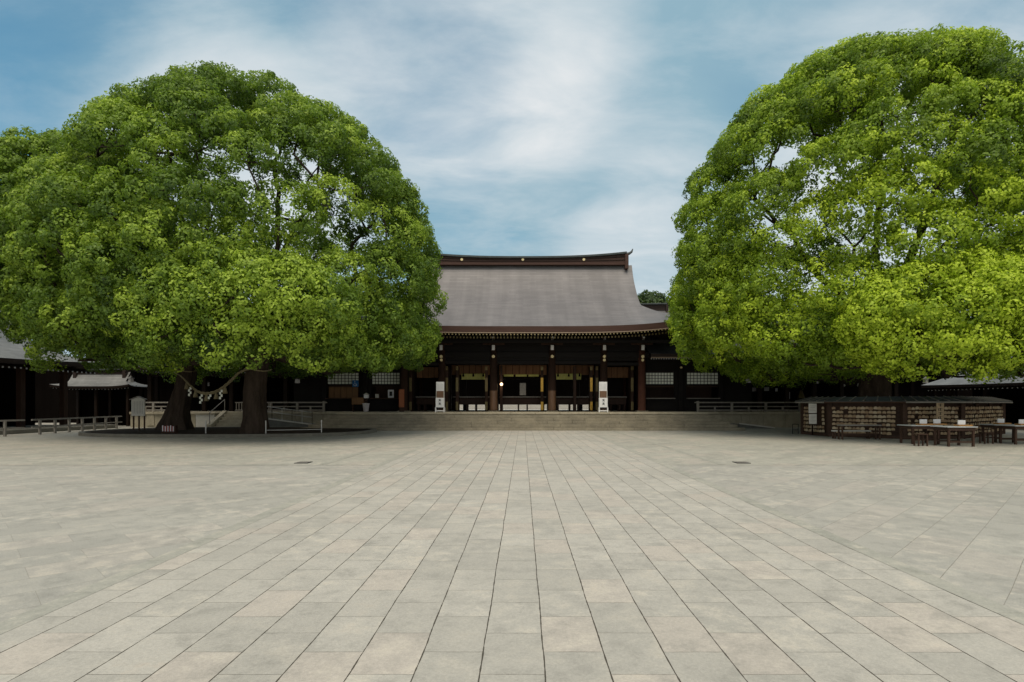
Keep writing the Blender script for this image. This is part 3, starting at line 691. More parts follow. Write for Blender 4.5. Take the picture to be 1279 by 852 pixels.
x = P(502, 0, 36.2).x; t = thing('orange_notice', 'tall orange brown notice board leaning on the outer left column', 'notice', (x, 36.1, ZT+.3))
MB().box(x-.17, x+.17, 36.08, 36.12, ZT+.28, ZT+1.42, .008).build('board', M['orange'], t); MB().box(x-.15, x+.15, 36.12, 36.2, ZT, ZT+.28).build('foot', M['wood2'], t)

# pedestals with white signs
def pedestal(px, label):
    Y = 33.9; x = P(px, 0, Y).x; t = thing('sign_stand', label, 'sign stand', (x, Y, ZT), 'white sign stands before the hall')
    z = lambda py: 1.5-(py-504)*Y/FP
    b = MB().box(x-.24, x+.24, Y-.03, Y+.03, z(488.5), z(477), .01).build('upper_panel', M['white'], t)
    mb = MB(); 
    for i in range(5): mb.box(x-.17+i*.075, x-.15+i*.075, Y-.036, Y-.031, z(486.5), z(479+(i % 3)*.5))
    mb.build('lettering', M['capgrey'], b)
    MB().box(x-.19, x+.19, Y-.10, Y+.10, z(497), z(488.5)-.002, .01).build('post', M['worn'], t)
    for s in (-1, 1): MB().box(x+s*.225-.02, x+s*.225+.02, Y-.03, Y+.03, z(497), z(488.5)-.002).build('stay', M['offwhite'], t)
    c = MB().box(x-.25, x+.25, Y-.16, Y+.16, z(509), z(497)-.002, .012).build('cabinet', M['white'], t)
    mb = MB()
    for zc in (z(500), z(504.3)):
        mb.box(x-.075, x+.075, Y-.168, Y-.161, zc+.03, zc+.05); mb.box(x-.012, x+.012, Y-.168, Y-.161, zc-.06, zc+.08); mb.box(x-.05, x+.06, Y-.168, Y-.161, zc-.03, zc-.008)
        mb.obox((x-.08, Y-.165, zc-.08), (x, Y-.165, zc+.03), .008, .022, (0, 1, 0)); mb.obox((x+.08, Y-.165, zc-.08), (x, Y-.165, zc+.03), .008, .022, (0, 1, 0))
    mb.build('lettering', M['ink'], c)
    mb = MB()
    for s in (-1, 1):
        mb.box(x+s*.25-.03, x+s*.25+.03, Y-.2, Y+.2, ZT, z(509)+.0, .006)
    mb.box(x-.22, x+.22, Y-.17, Y-.13, ZT+.06, ZT+.12); mb.build('base_frame', M['white'], t)
    m_ = MB()
    m_.box(x-.24, x+.24, Y-.18, Y-.12, z(509)-.05, z(509)-.002); m_.build('dark_slot', M['ink'], t)
pedestal(549.8, 'white sign stand in front of the second column from the left')
pedestal(753.3, 'white sign stand in front of the second column from the right')

# ------------------------------------------------------------ side halls behind the trees
def hang_lantern(px, py, Y, label, sc=1.):
    p = P(px, py, Y); t = thing('hanging_lantern', label, 'lantern', p, 'hanging lanterns under the dark eaves')
    b = MB().lathe([(.13*sc, -.14*sc), (.17*sc, -.12*sc), (.15*sc, .10*sc), (.17*sc, .12*sc)], p, 6).build('body', M['lanternlit'], t)
    MB().lathe([(.24*sc, .121*sc), (.20*sc, .15*sc), (.06*sc, .24*sc), (.02*sc, .3*sc)], p, 6).build('cap', M['bronze'], t)
    MB().box(p.x-.008, p.x+.008, p.y-.008, p.y+.008, p.z+.3*sc, p.z+.95).build('chain', M['iron'], t)
for sx in (-1, 1):
    side = 'left' if sx < 0 else 'right'
    xc = sx*19.3; G = thing('side_hall', 'dark open side hall with upturned eaves standing behind the %s big tree' % side, 'building', (xc, 40.5, ZT))
    irimoya(6.5, 4.2, 1.9, [(0, 3.72), (1, 4.05), (2, 4.55), (3.2, 5.4), (4.2, 6.3)], .33, .17, G, M['roofgrey'], M['fascia_dark'], M['wood'], M['wood'], Matrix.Translation((xc, 40.4, 0)), verge=.3)
    ridge(G, xc-4.4, xc+4.4, 40.4, 6.3, 6.6, .1, .45, M['fascia_dark'], M['copper'], None, (), False)
    rafters(G, 'rafter', (xc-6.2, 36.4, 3.47), (xc+6.2, 36.4, 3.47), 62, (0, 1, 0), M['capgrey'], (.075, .075), 1.5, .3, .3)
    for i in range(7):
        x = xc-5.4+i*1.8; MB().box(x-.13, x+.13, 37.6, 37.86, ZT, 3.75, .02).build('column', M['wood'], G)
    MB().box(xc-5.6, xc+5.6, 37.63, 37.83, 3.3, 3.5, .01).build('beam', M['wood'], G)
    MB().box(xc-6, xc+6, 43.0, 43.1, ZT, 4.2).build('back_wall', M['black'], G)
    mb = MB(); mb.box(xc-5.9, xc+5.9, 37.0, 43.4, 3.66, 3.7); mb.build('ceiling', M['wood'], G)
# low galleries closing the gaps behind
for sx in (-1, 1):
    side = 'left' if sx < 0 else 'right'
    a, b = sorted((sx*12.9, sx*34)); G = thing('rear_gallery', 'black timber gallery wall running behind the %s side hall' % side, 'building', ((a+b)/2, 44, ZT))
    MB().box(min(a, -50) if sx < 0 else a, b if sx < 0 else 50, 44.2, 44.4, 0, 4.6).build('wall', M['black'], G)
    mb = MB(); mb.add([(a, 42.6, 4.3), (b, 42.6, 4.3), (b, 45.2, 5.6), (a, 45.2, 5.6), (a, 47.6, 4.3), (b, 47.6, 4.3)], [(0, 1, 2, 3), (3, 2, 5, 4)], [(a, 0.01, 0), (b, 0.01, 0), (b, 2.9, 0), (a, 2.9, 0), (a, 5.8, 0), (b, 5.8, 0)]); mb.build('roof', M['roofdark'], G)
    mb = MB()
    for i in range(12):
        x = a+(b-a)*(i+.5)/12; mb.box(x-.12, x+.12, 43.2, 43.44, ZT, 4.4)
    mb.build('posts', M['black'], G)
hang_lantern(371.5, 476, 37, 'pale hanging lantern right of the right trunk of the rope tree')
hang_lantern(163.5, 475, 37.4, 'pale hanging lantern above the white roofed notice board')
hang_lantern(259, 480, 41, 'dim hanging lantern seen above the sagging straw rope', .9)
hang_lantern(934.5, 475.5, 37.0, 'pale hanging lantern over the middle of the right balustrade')
hang_lantern(1019.5, 476.5, 38.5, 'pale hanging lantern above the left corner of the plaque rack')
hang_lantern(1052.5, 480, 40.5, 'dim hanging lantern above the first rack post', 1.1)
hang_lantern(1074, 480, 40.5, 'dim hanging lantern above the middle of the left rack panel', 1.1)
hang_lantern(1156, 476, 37, 'pale hanging lantern left of the right corner roof', 1)
# papers pinned on the dark right gallery
for i, (px, py, w_, h_) in enumerate(((911, 488, 3, 7), (920, 488, 2, 6), (928, 488, 2, 5), (942, 486.5, 5, 5), (957.5, 486, 6.5, 5), (970, 487, 3, 4), (985, 494, 3.5, 9))):
    Y = 38.8; p = P(px, py, Y); t = thing('hanging_strip', ['white paper strip, leftmost of those in the dark right gallery', 'white paper strip, second from the left in the dark right gallery', 'thin faint paper strip, third from the left in the right gallery', 'pair of small white slips in the dark right gallery', 'widest white notice in the dark right gallery', 'small faint slip right of the widest gallery notice', 'white folded strip beside the amber bell shape'][i], 'paper strip', p, 'papers hanging in the right gallery')
    hw = w_*Y/FP/2; hh = h_*Y/FP/2
    MB().box(p.x-hw, p.x+hw, Y, Y+.015, p.z-hh, p.z+hh).build('paper', M['capgrey'], t); MB().box(p.x-.006, p.x+.006, Y+.004, Y+.012, p.z+hh, 3.3).build('string', M['iron'], t)
p = P(1000.5, 491, 38.6); t = thing('amber_bell', 'amber triangular hanging ornament left of the plaque rack', 'ornament', p)
MB().lathe([(.28, -.35), (.26, -.3), (.12, .1), (.04, .2)], p, 8).build('body', M['dullgold'], t, True); MB().box(p.x-.01, p.x+.01, 38.59, 38.61, p.z+.2, 3.4).build('cord', M['iron'], t)

# balustrades
def balustrade(x0, x1, y, label, zt=ZT, n=6, h=.62, mat='rail'):
    t = thing('balustrade', label, 'balustrade', ((x0+x1)/2, y, zt), 'grey balustrades on the terrace edge')
    MB().box(x0-.2, x1+.2, y-.05, y+.05, zt+h-.08, zt+h, .01).build('top_rail', M[mat], t)
    MB().box(x0, x1, y-.04, y+.04, zt+h-.33, zt+h-.26, .01).build('middle_rail', M[mat], t)
    MB().box(x0, x1, y-.045, y+.045, zt+.06, zt+.14, .01).build('bottom_rail', M[mat], t)
    for i in range(n):
        x = x0+(x1-x0)*i/(n-1); MB().box(x-.07, x+.07, y-.07, y+.07, zt, zt+h+(.05 if i in (0, n-1) else -.08), .01).build('post', M[mat], t)
        if i < n-1:
            xm = x+(x1-x0)/(n-1)/2; MB().box(xm-.05, xm+.05, y-.04, y+.04, zt, zt+h-.332, .006).build('short_post', M[mat], t)
balustrade(11.0, 17.4, 35.75, 'grey balustrade on the right terrace edge before the plaque rack', n=4)
balustrade(18, 24.5, 35.75, 'grey balustrade behind the plaque rack and its tree', n=5)
balustrade(-17.5, -12.5, 35.75, 'grey balustrade on the terrace edge above the left wheelchair ramp', n=4)
balustrade(-24.2, -21.2, 35.75, 'grey balustrade left of the leaning tree trunk', n=4)
# left stair between the trunks
t = thing('side_stair', 'short pale stone stair between the two roped trunks', 'steps', (-18.6, 34, 0))
sx0, sx1 = -18.4, -16.0
for k in range(6):
    MB().box(-18.35, -16.3, 33.7+k*.3, 35.5 if k < 5 else 35.45, .001+k*ZT/6, (k+1)*ZT/6-.001, .012).build('step', M['stonel'], t)
for x in (-18.62, -16.28):
    mb = MB(); mb.add([(x, 33.5, 0), (x, 33.5, .25), (x, 35.3, ZT+.08), (x, 35.37, ZT+.08), (x, 35.37, 0), (x+.24, 33.5, 0), (x+.24, 33.5, .25), (x+.24, 35.3, ZT+.08), (x+.24, 35.37, ZT+.08), (x+.24, 35.37, 0)], [(0, 1, 2, 3, 4), (9, 8, 7, 6, 5), (0, 5, 6, 1), (1, 6, 7, 2), (2, 7, 8, 3), (3, 8, 9, 4), (4, 9, 5, 0)]); mb.build('stringer', M['stonel'], t)
mb = MB(); mb.tube([(-18.5, 33.6, .2), (-18.5, 33.6, .95), (-18.5, 35.3, 1.75), (-18.5, 35.3, 1.0)], .025, 8); mb.build('handrail', M['rail'], t)
t = thing('picket_gate', 'low grey picket barrier at the head of the stair between the trunks', 'barrier', (-17.4, 36.2, ZT))
mb = MB(); mb.box(-18.3, -16.0, 36.17, 36.23, ZT+.55, ZT+.61); mb.box(-18.3, -16.0, 36.17, 36.23, ZT+.08, ZT+.13); mb.build('rails', M['rail'], t)
mb = MB()
for i in range(14): mb.box(-18.25+i*.17, -18.2+i*.17, 36.18, 36.22, ZT, ZT+.549)
mb.build('pickets', M['rail'], t)
t = thing('grey_block', 'plain pale grey stone block left of the stair between the trunks', 'stone block', (-19.5, 35, 0))
MB().box(-19.9, -18.75, 34.6, 35.36, 0, .82, .02).build('body', M['offwhite'], t); MB().box(-19.95, -18.70, 34.55, 35.36, .821, .95, .015).build('cap', M['stonel'], t)
# ramps
def ramp(x0, x1, zA, zB, y0, y1, label, rails=True, tone='ramp'):
    t = thing('ramp', label, 'ramp', ((x0+x1)/2, (y0+y1)/2, 0), 'grey access ramps')
    mb = MB(); mb.add([(x0, y0, 0), (x1, y0, 0), (x1, y0, zB), (x0, y0, zA), (x0, y1, 0), (x1, y1, 0), (x1, y1, zB), (x0, y1, zA)], [(0, 1, 2, 3), (5, 4, 7, 6), (3, 2, 6, 7), (0, 3, 7, 4), (1, 5, 6, 2), (0, 4, 5, 1)]); mb.build('slope', M[tone], t)
    mb = MB(); mb.obox((x0, y0-.02, zA+.03), (x1, y0-.02, zB+.03), .08, .07); mb.build('white_edge', M['offwhite'], t)
    if rails:
        n = 6
        for h in (.45, .75):
            mb = MB(); mb.tube([(x0, y0+.02, zA+h), (x1, y0+.02, zB+h)], .02, 8); mb.build('handrail', M['steel'], t)
        for i in range(n):
            f = i/(n-1); x = x0+(x1-x0)*f; z = zA+(zB-zA)*f; MB().tube([(x, y0+.02, z), (x, y0+.02, z+.75)], .018, 8).build('rail_post', M['iron'] if i % 2 else M['steel'], t)
ramp(-15.6, -12.6, .60, .22, 34.0, 35.3, 'grey ramp with thin handrails sloping down beside the left end of the steps')
ramp(12.9, 15.0, .28, .02, 33.9, 35.3, 'low dark ramp beside the right end of the steps', False)

# ------------------------------------------------------------ planting bed with the two rope trees
bed_c = (-14.6, 29.0); 
def bed_outline(s=1., n=64):
    pts = []
    for i in range(n):
        a = 2*math.pi*i/n; c, s_ = math.cos(a), math.sin(a)
        pts.append((bed_c[0]+7.0*s*math.copysign(abs(c)**.75, c), bed_c[1]+4.1*s*math.copysign(abs(s_)**.85, s_)))
    return pts
bed = thing('planting_bed', 'low oval bed of dark soil edged by grey curb stones round the roped trunks', 'planting bed', (*bed_c, 0))
o_ = bed_outline(1.0); i_ = bed_outline(.965); n = len(o_); mb = MB()
vs = [(x, y, 0) for x, y in o_]+[(x, y, .15) for x, y in o_]+[(x, y, .15) for x, y in i_]+[(x, y, 0) for x, y in i_]
fs = []
for k in range(3): fs += [(k*n+i, k*n+(i+1) % n, (k+1)*n+(i+1) % n, (k+1)*n+i) for i in range(n)]
mb.add(vs, fs); mb.build('curb', M['curb'], bed)
mb = MB(); mb.add([(x, y, .12) for x, y in i_]+[(bed_c[0], bed_c[1], .2)], [(i, (i+1) % n, n) for i in range(n)]); mb.build('soil', M['soil'], bed)
t = thing('bed_fence', 'thin steel post and rail fence along the front of the tree bed', 'fence', (-12, 26, .13))
fp = [(257, 545, 26.0), (332, 543.3, 25.9), (401.5, 541.5, 26.8)]
pts = [Vector(((px-653)*Y/FP, Y, 0)) for px, py, Y in fp]
for p in pts: MB().tube([(p.x, p.y, .13), (p.x, p.y, .72)], .03, 8).build('post', M['steel'], t)
for a, b in zip(pts[1:], pts[2:]): MB().tube([(a.x, a.y, .28), (b.x, b.y, .28)], .014, 6).build('rail', M['steel'], t)

# notice board with roof
Y = 29.5; x0, x1 = P(164.5, 0, Y).x, P(181, 0, Y).x; zt = 1.5+.2; zb = 1.5-(519.5-504)*Y/FP; xc = (x0+x1)/2
t = thing('notice_board', 'white house shaped notice board on two legs at the left of the tree bed', 'notice board', (xc, Y, .13))
bd = MB().prism([(x0, zb), (x1, zb), (x1, zt), (xc, zt+.13), (x0, zt)], Y-.03, Y+.03).build('board', M['offwhite'], t)
mb = MB()
for i in range(7): mb.box(x0+.08+i*.08, x0+.095+i*.08, Y-.034, Y-.0305, zb+.1+.03*(i % 3), zt-.08)
mb.build('lettering', M['rail'], bd)
mb = MB(); mb.obox((x0-.1, Y, zt+.0), (xc, Y, zt+.17), .14, .03); mb.obox((xc, Y, zt+.17), (x1+.1, Y, zt+.0), .14, .03); mb.build('roof', M['rail'], t)
for x in (x0+.06, x1-.06, xc): MB().box(x-.03, x+.03, Y+.031, Y+.08, .12, zb+.2).build('leg', M['wood2'], t)

# striped stand at the foot of the trunk
p = P(212, 543, 26.7); Y = 26.0; x = (212-653)*Y/FP
t = thing('striped_stand', 'small stand of red and white strips at the foot of the leaning trunk', 'stand', (x, Y, .13))
mb = MB(); mb.box(x-.32, x+.32, Y-.12, Y+.12, .16, .22); 
for s in (-.28, .28): mb.box(x+s-.03, x+s+.03, Y-.1, Y+.1, .1, .50)
mb.build('frame', M['wood2'], t)
for i in range(9):
    MB().box(x-.27+i*.06, x-.225+i*.06, Y-.13+.02*(i % 2), Y-.1+.02*(i % 2), .23, .50-.02*((i*7) % 3), .004).build('strip', M['pot'] if i % 2 == 0 else M['red'], t)

# ------------------------------------------------------------ side buildings
def rot_xf(cx, cy, deg): return Matrix.Translation((cx, cy, 0)) @ Matrix.Rotation(R(deg), 4, 'Z')
LB = thing('left_side_building', 'long grey roofed building down the left side of the courtyard', 'building', (-30.8, 17, 0))
irimoya(18, 5.0, 2.3, [(0, 3.72), (1, 4.15), (2.2, 4.9), (3.5, 6.1), (5, 7.8)], .3, .26, LB, M['roofgrey'], M['fascia_dark'], M['wood'], M['wood'], rot_xf(-30.8, 17, 90), verge=.4)
ridge(LB, -15, 15, 0, 7.75, 8.15, .15, .6, M['fascia_dark'], M['copper'], rot_xf(-30.8, 17, 90), (), False)
rafters(LB, 'rafter', (-26.05, 1, 3.34), (-26.05, 34.6, 3.34), 100, (-1, 0, 0), M['capgrey'], (.09, .09), 1.6, .35, 0)
for i in range(12):
    y = 34-i*2.9; MB().box(-27.6, -27.3, y-.15, y+.15, .2, 3.9, .02).build('column', M['wood2'], LB)
MB().box(-34, -29.4, 0, 34.3, .2, 4.6).build('wall', M['black'], LB)
MB().box(-31, -26.6, -1, 34.8, 0, .2, .02).build('stone_floor', M['curb'], LB)
SB = thing('small_annex', 'small open annex with low upswept grey roof at the back left corner', 'building', (-28.25, 38.2, 0))
irimoya(2.6, 1.15, .7, [(0, 2.62), (.4, 2.78), (.7, 2.98), (1.15, 3.6)], .14, .14, SB, M['roofgrey'], M['fascia_dark'], M['wood'], M['redwood'], Matrix.Translation((-28.25, 38.2, 0)), verge=.2)
ridge(SB, -29.9, -26.6, 38.2, 3.62, 3.72, .05, .3, M['fascia_dark'], M['copper'], None, (), False)
rafters(SB, 'rafter', (-30.7, 37.2, 2.42), (-25.8, 37.2, 2.42), 24, (0, 1, 0), M['capgrey'], (.06, .06), .8, .15, .1)
for x in (-30.4, -28.2, -26.1):
    for y in (37.6, 38.9): MB().box(x-.08, x+.08, y-.08, y+.08, 0, 2.75, .01).build('column', M['wood'], SB)
MB().box(-30.5, -26, 39.0, 39.08, 0, 2.7).build('back_wall', M['black'], SB)
RB = thing('right_side_building', 'low grey hipped building down the right side of the courtyard', 'building', (33, 21, 0))
irimoya(19, 5.0, 1.45, [(0, 2.66), (1.33, 3.5), (3, 4.9), (5, 7.0)], .12, .16, RB, M['roofgrey'], M['fascia_dark'], M['wood'], M['redwood'], rot_xf(33, 21, 90), verge=.3)
ridge(RB, -17, 17, 0, 6.95, 7.3, .1, .6, M['fascia'], M['copper'], rot_xf(33, 21, 90), (), False)
rafters(RB, 'rafter', (28.25, 6, 2.40), (28.25, 39.6, 2.40), 100, (1, 0, 0), M['capgrey'], (.08, .07), 1.4, .45, 0)
for i in range(12):
    y = 39-i*3; MB().box(29.2, 29.45, y-.13, y+.13, 0, 2.95, .02).build('column', M['wood'], RB)
MB().box(30.5, 36, 4, 38.6, 0, 3.3).build('wall', M['black'], RB)
# fences in front of the left building
def lowfence(p0, p1, n, h, label, mat='rail'):
    p0 = Vector(p0); p1 = Vector(p1); t = thing('low_fence', label, 'fence', (p0+p1)/2, 'low grey fences on the left side')
    for z, s in ((h, .07), (h*.52, .055)):
        MB().obox(p0+Vector((0, 0, z)), p1+Vector((0, 0, z)), .07, s).build('rail', M[mat], t)
    for i in range(n):
        p = p0.lerp(p1, (i+.5)/n); MB().box(p.x-.05, p.x+.05, p.y-.05, p.y+.05, 0, h-.03, .01).build('post', M[mat], t)
lowfence((-24.6, 22.0, 0), (-23.3, 26.6, 0), 3, .72, 'weathered two rail fence at the left edge of the courtyard')
lowfence((-23.3, 27.0, 0), (-24.4, 34.6, 0), 7, .72, 'longer two rail fence running back toward the small annex', 'rail')
o = tag(MB().box(-26.4, -24.9, 22, 35.0, 0, .22, .03).build('gutter_kerb', M['curb']), 'dark mossy kerb stone along the foot of the left building', 'kerb')

# ------------------------------------------------------------ trees
def leaves_mesh(name, centres, normals, tints, size, parent, mat, seed):
    r = np.random.default_rng(seed); n = len(centres)
    nn = normals/np.linalg.norm(normals, axis=1, keepdims=True)
    t = r.normal(size=(n, 3)); t -= (t*nn).sum(1, keepdims=True)*nn; t /= np.linalg.norm(t, axis=1, keepdims=True)
    b = np.cross(nn, t); s = size*r.uniform(.7, 1.3, (n, 1))
    v = np.empty((n, 4, 3)); bend = nn*s*.12
    v[:, 0] = centres-t*s*.5-bend; v[:, 1] = centres+b*s*.30+bend*.6; v[:, 2] = centres+t*s*.5-bend; v[:, 3] = centres-b*s*.30+bend*.6
    me = bpy.data.meshes.new(name); me.vertices.add(4*n); me.vertices.foreach_set('co', v.reshape(-1).astype(np.float32))
    me.loops.add(4*n); me.loops.foreach_set('vertex_index', np.arange(4*n, dtype=np.int32)); me.polygons.add(n)
    me.polygons.foreach_set('loop_start', np.arange(0, 4*n, 4, dtype=np.int32)); me.polygons.foreach_set('loop_total', np.full(n, 4, dtype=np.int32))
    me.update(calc_edges=True); a = me.attributes.new('tint', 'FLOAT', 'POINT'); a.data.foreach_set('value', np.repeat(tints, 4).astype(np.float32))
    me.materials.append(mat); o = bpy.data.objects.new(name, me); COL.objects.link(o); o.parent = parent
    return o
def clump_leaves(cl, base, r, leaf_per_tuft, tuft_den, tr_=.30):
    """cl: list of (centre, radius, flat, axis, bright)"""
    C_, N_, T_ = [], [], []
    for c, rad, flat, ax, br in cl:
        nt_ = max(5, int(tuft_den*rad*rad)); d = r.normal(size=(nt_*3, 3)); d /= np.linalg.norm(d, axis=1, keepdims=True)
        d = d[(d@ax) > -.3][:nt_]; k = len(d)
        rr = rad*(.80+.22*r.random((k, 1)))
        al = (d@ax)[:, None]*ax; pos = c+(d-al)*rr+al*rr*flat
        tb = np.clip(br+r.normal(size=k)*.13+.14*(d@ax), 0, 1); trad = tr_*r.uniform(.7, 1.3, k)  # tufts tinted lighter toward the clump's upper side: light put into leaf colour
        m = leaf_per_tuft; tn = d+ax*.3; tn /= np.linalg.norm(tn, axis=1, keepdims=True)
        e = r.normal(size=(k, m, 3)); e /= np.linalg.norm(e, axis=2, keepdims=True)
        dn = (e*tn[:, None, :]).sum(2, keepdims=True); e = np.where(dn < -.35, -e, e)
        p = pos[:, None, :]+e*trad[:, None, None]*r.uniform(.72, 1.08, (k, m, 1))
        nrm = e*1.0+tn[:, None, :]*.25+r.normal(size=(k, m, 3))*.30
        C_.append(p.reshape(-1, 3)); N_.append(nrm.reshape(-1, 3)); T_.append(np.clip(tb[:, None]+r.normal(size=(k, m))*.08+.13*(e@np.array([0, 0, 1.])), 0, 1).reshape(-1))  # leaves on tuft tops tinted lighter, painting in light from above
    return np.concatenate(C_)-np.array(base), np.concatenate(N_), np.concatenate(T_)
def skeleton(root, seeds, targets, r, base, parent, k_r=.028, mat=None, minr=.018):
    """branching limbs reaching every target: returns one mesh"""
    nodes = [np.array(root, float)]; par = [-1]; plen = [0.]
    def add(p, q): nodes.append(np.array(p, float)); par.append(q); plen.append(plen[q]+np.linalg.norm(nodes[q]-nodes[-1])); return len(nodes)-1
    def path(q, tgt, seg=.7, up=.25):
        a = nodes[q].copy(); L_ = np.linalg.norm(tgt-a); n_ = max(2, int(L_/seg)); perp = r.normal(size=3)*L_*.06
        for i in range(1, n_+1):
            f = i/n_; p = a+(tgt-a)*f+perp*math.sin(math.pi*f)+np.array([0, 0, -up*L_*.3*math.sin(math.pi*f)])+(r.normal(size=3)*.05*min(1, L_) if i < n_ else 0)
            q = add(p, q)
        return q
    for s in seeds: 
        q = 0
        for w_ in s: q = path(q, np.array(w_, float), .6, 0.1)
    order = sorted(range(len(targets)), key=lambda i: np.linalg.norm(targets[i]-nodes[0]))
    ends = []
    for i in order:
        tg = targets[i]; A = np.array(nodes); d = np.linalg.norm(A-tg, axis=1); dr = np.linalg.norm(A-nodes[0], axis=1); cost = d+.25*np.array(plen)+np.where(dr > np.linalg.norm(tg-nodes[0]), 3, 0)
        ends.append(path(int(cost.argmin()), tg, .6))
    cnt = np.zeros(len(nodes)); 
    for e in ends: cnt[e] += 1
    for i in range(len(nodes)-1, 0, -1): cnt[par[i]] += max(cnt[i], .3)
    rad = np.maximum(minr, k_r*np.maximum(cnt, .4)**.52)
    ch = {}
    for i in range(1, len(nodes)): ch.setdefault(par[i], []).append(i)
    mb = MB(); b = Vector(base); done = set()
    for i in range(1, len(nodes)):
        p_ = par[i]
        if p_ != 0 and len(ch.get(p_, [])) == 1 and p_ in par: continue      # continued by a chain start
        chain = [p_, i]; 
        while len(ch.get(chain[-1], [])) == 1: chain.append(ch[chain[-1]][0])
        rr = [float(rad[j]) for j in chain]; rr[0] = min(rr[0], rr[1]*1.25)
        mb.tube([Vector(nodes[j])-b for j in chain], rr, 7 if rr[0] > .08 else 5, False)
    return mb
def dome_clumps(c, rd, zmin, n, r, keep=None, size=(.9, 1.5), shell=(.86, .97), brt=.5, up=.55, thin=0.):
    out_ = []; g = (1+5**.5)/2
    for i in range(n):
        z = 1-2*(i+.5)/n; th = 2*math.pi*i/g; q = math.sqrt(1-z*z); d = np.array([q*math.cos(th), q*math.sin(th), z])+r.normal(size=3)*.05; d /= np.linalg.norm(d)
        s = r.uniform(*shell); p = np.array(c)+d*np.array(rd)*s
        if p[2] < zmin or (d[1] > .15 and p[2] > 5.5 and r.random() < thin): continue
        if keep is not None and not keep(p): continue
        nrm = d/np.array(rd); nrm /= np.linalg.norm(nrm); ax = nrm*(1-up)+np.array([0, 0, 1.])*up; ax /= np.linalg.norm(ax)
        rad = r.uniform(*size); p = p-nrm*(rad*.80+(0 if r.random() > .22 else r.uniform(.3, 1.0))); out_.append((p, rad, .62, ax, float(np.clip(brt+r.normal()*.15, .05, .95))))
    return out_
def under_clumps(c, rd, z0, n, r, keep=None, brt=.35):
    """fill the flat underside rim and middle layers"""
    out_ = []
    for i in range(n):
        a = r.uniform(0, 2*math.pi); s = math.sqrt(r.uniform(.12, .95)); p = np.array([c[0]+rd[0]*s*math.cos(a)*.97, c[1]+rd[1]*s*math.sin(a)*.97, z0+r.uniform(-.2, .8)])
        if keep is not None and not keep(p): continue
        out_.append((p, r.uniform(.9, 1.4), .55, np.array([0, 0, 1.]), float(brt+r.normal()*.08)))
    return out_
def trunk_mesh(base, top, r0, r1, flare, seed, parent, n=90, rings=44):
    r = np.random.default_rng(seed); ph = r.uniform(0, 6.28, 4); vs = []; fs = []; base = Vector(base); top = Vector(top)
    for i in range(rings+1):
        t = i/rings; c = base.lerp(top, t)+Vector((.12*math.sin(t*3+ph[0]), 0, 0))*math.sin(math.pi*t)
        for j in range(n):
            a = 2*math.pi*j/n; rr = r0+(r1-r0)*t+flare*(1-t)**5*(1+.5*math.sin(5*a+ph[1]))
            rr *= 1+.07*math.sin(3*a+ph[2]+t*1.5)+.045*math.sin(7*a+ph[3]-t*2)+.02*math.sin(13*a+t*9)
            g_ = abs(math.sin(13*a+2.2*math.sin(t*5+ph[0])+1.1*math.sin(3*a+t*17)))+.6*abs(math.sin(21*a+1.7*math.sin(t*9+ph[2])+t*3))
            rr *= 1+.045*(g_-.8)+.012*math.sin(40*t+9*a+ph[1])
            vs.append((c.x+rr*math.cos(a), c.y+rr*math.sin(a), c.z))
    for i in range(rings):
        for j in range(n): fs.append((i*n+j, i*n+(j+1) % n, (i+1)*n+(j+1) % n, (i+1)*n+j))
    fs += [tuple(range(n-1, -1, -1)), tuple(rings*n+j for j in range(n))]
    return MB().add(vs, fs).build('trunk', M['bark'], parent, True)
LC, LR = (-12.9, 27.0, 7.1), (9.0, 8.1, 9.3)
RC, RR = (17.2, 28.0, 8.0), (9.75, 8.7, 10.7)
def big_tree(label, base, top, r0, r1, flare, clumps, seeds, seed, mat, group=None, gaps=()):
    r = np.random.default_rng(seed); t = thing('camphor_tree', label, 'tree', base, group)
    trunk_mesh(base, top, r0, r1, flare, seed, t)
    cl = []
    for c in clumps:
        if any(np.linalg.norm((c[0]-np.array(g[:3]))) < g[3] and r.random() < g[4] for g in gaps): continue
        cl.append(c)
    tg = [c[0]-c[3]*c[1]*.25 for c in cl]
    mb = skeleton(top, seeds, tg, r, base, t, .024); o = mb.build('branches', M['limb'], None, True)
    o.parent = t
    # mb verts already relative to base
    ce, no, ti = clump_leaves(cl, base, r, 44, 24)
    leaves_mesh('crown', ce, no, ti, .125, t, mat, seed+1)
    return t
r = np.random.default_rng(3)
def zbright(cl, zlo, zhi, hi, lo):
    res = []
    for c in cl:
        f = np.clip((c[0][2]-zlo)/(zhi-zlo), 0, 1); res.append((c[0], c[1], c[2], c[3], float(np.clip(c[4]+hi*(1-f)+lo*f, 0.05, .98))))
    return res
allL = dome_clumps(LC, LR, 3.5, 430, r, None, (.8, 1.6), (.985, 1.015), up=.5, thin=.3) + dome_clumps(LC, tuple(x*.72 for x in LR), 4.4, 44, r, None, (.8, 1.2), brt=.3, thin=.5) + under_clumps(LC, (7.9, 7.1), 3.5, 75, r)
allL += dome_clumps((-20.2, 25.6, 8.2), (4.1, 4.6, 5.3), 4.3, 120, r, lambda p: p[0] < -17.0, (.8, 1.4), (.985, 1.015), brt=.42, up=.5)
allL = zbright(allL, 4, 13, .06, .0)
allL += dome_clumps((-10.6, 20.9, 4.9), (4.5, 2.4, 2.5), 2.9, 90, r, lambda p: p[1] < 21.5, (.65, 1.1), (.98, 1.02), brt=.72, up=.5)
splitx = -15.0
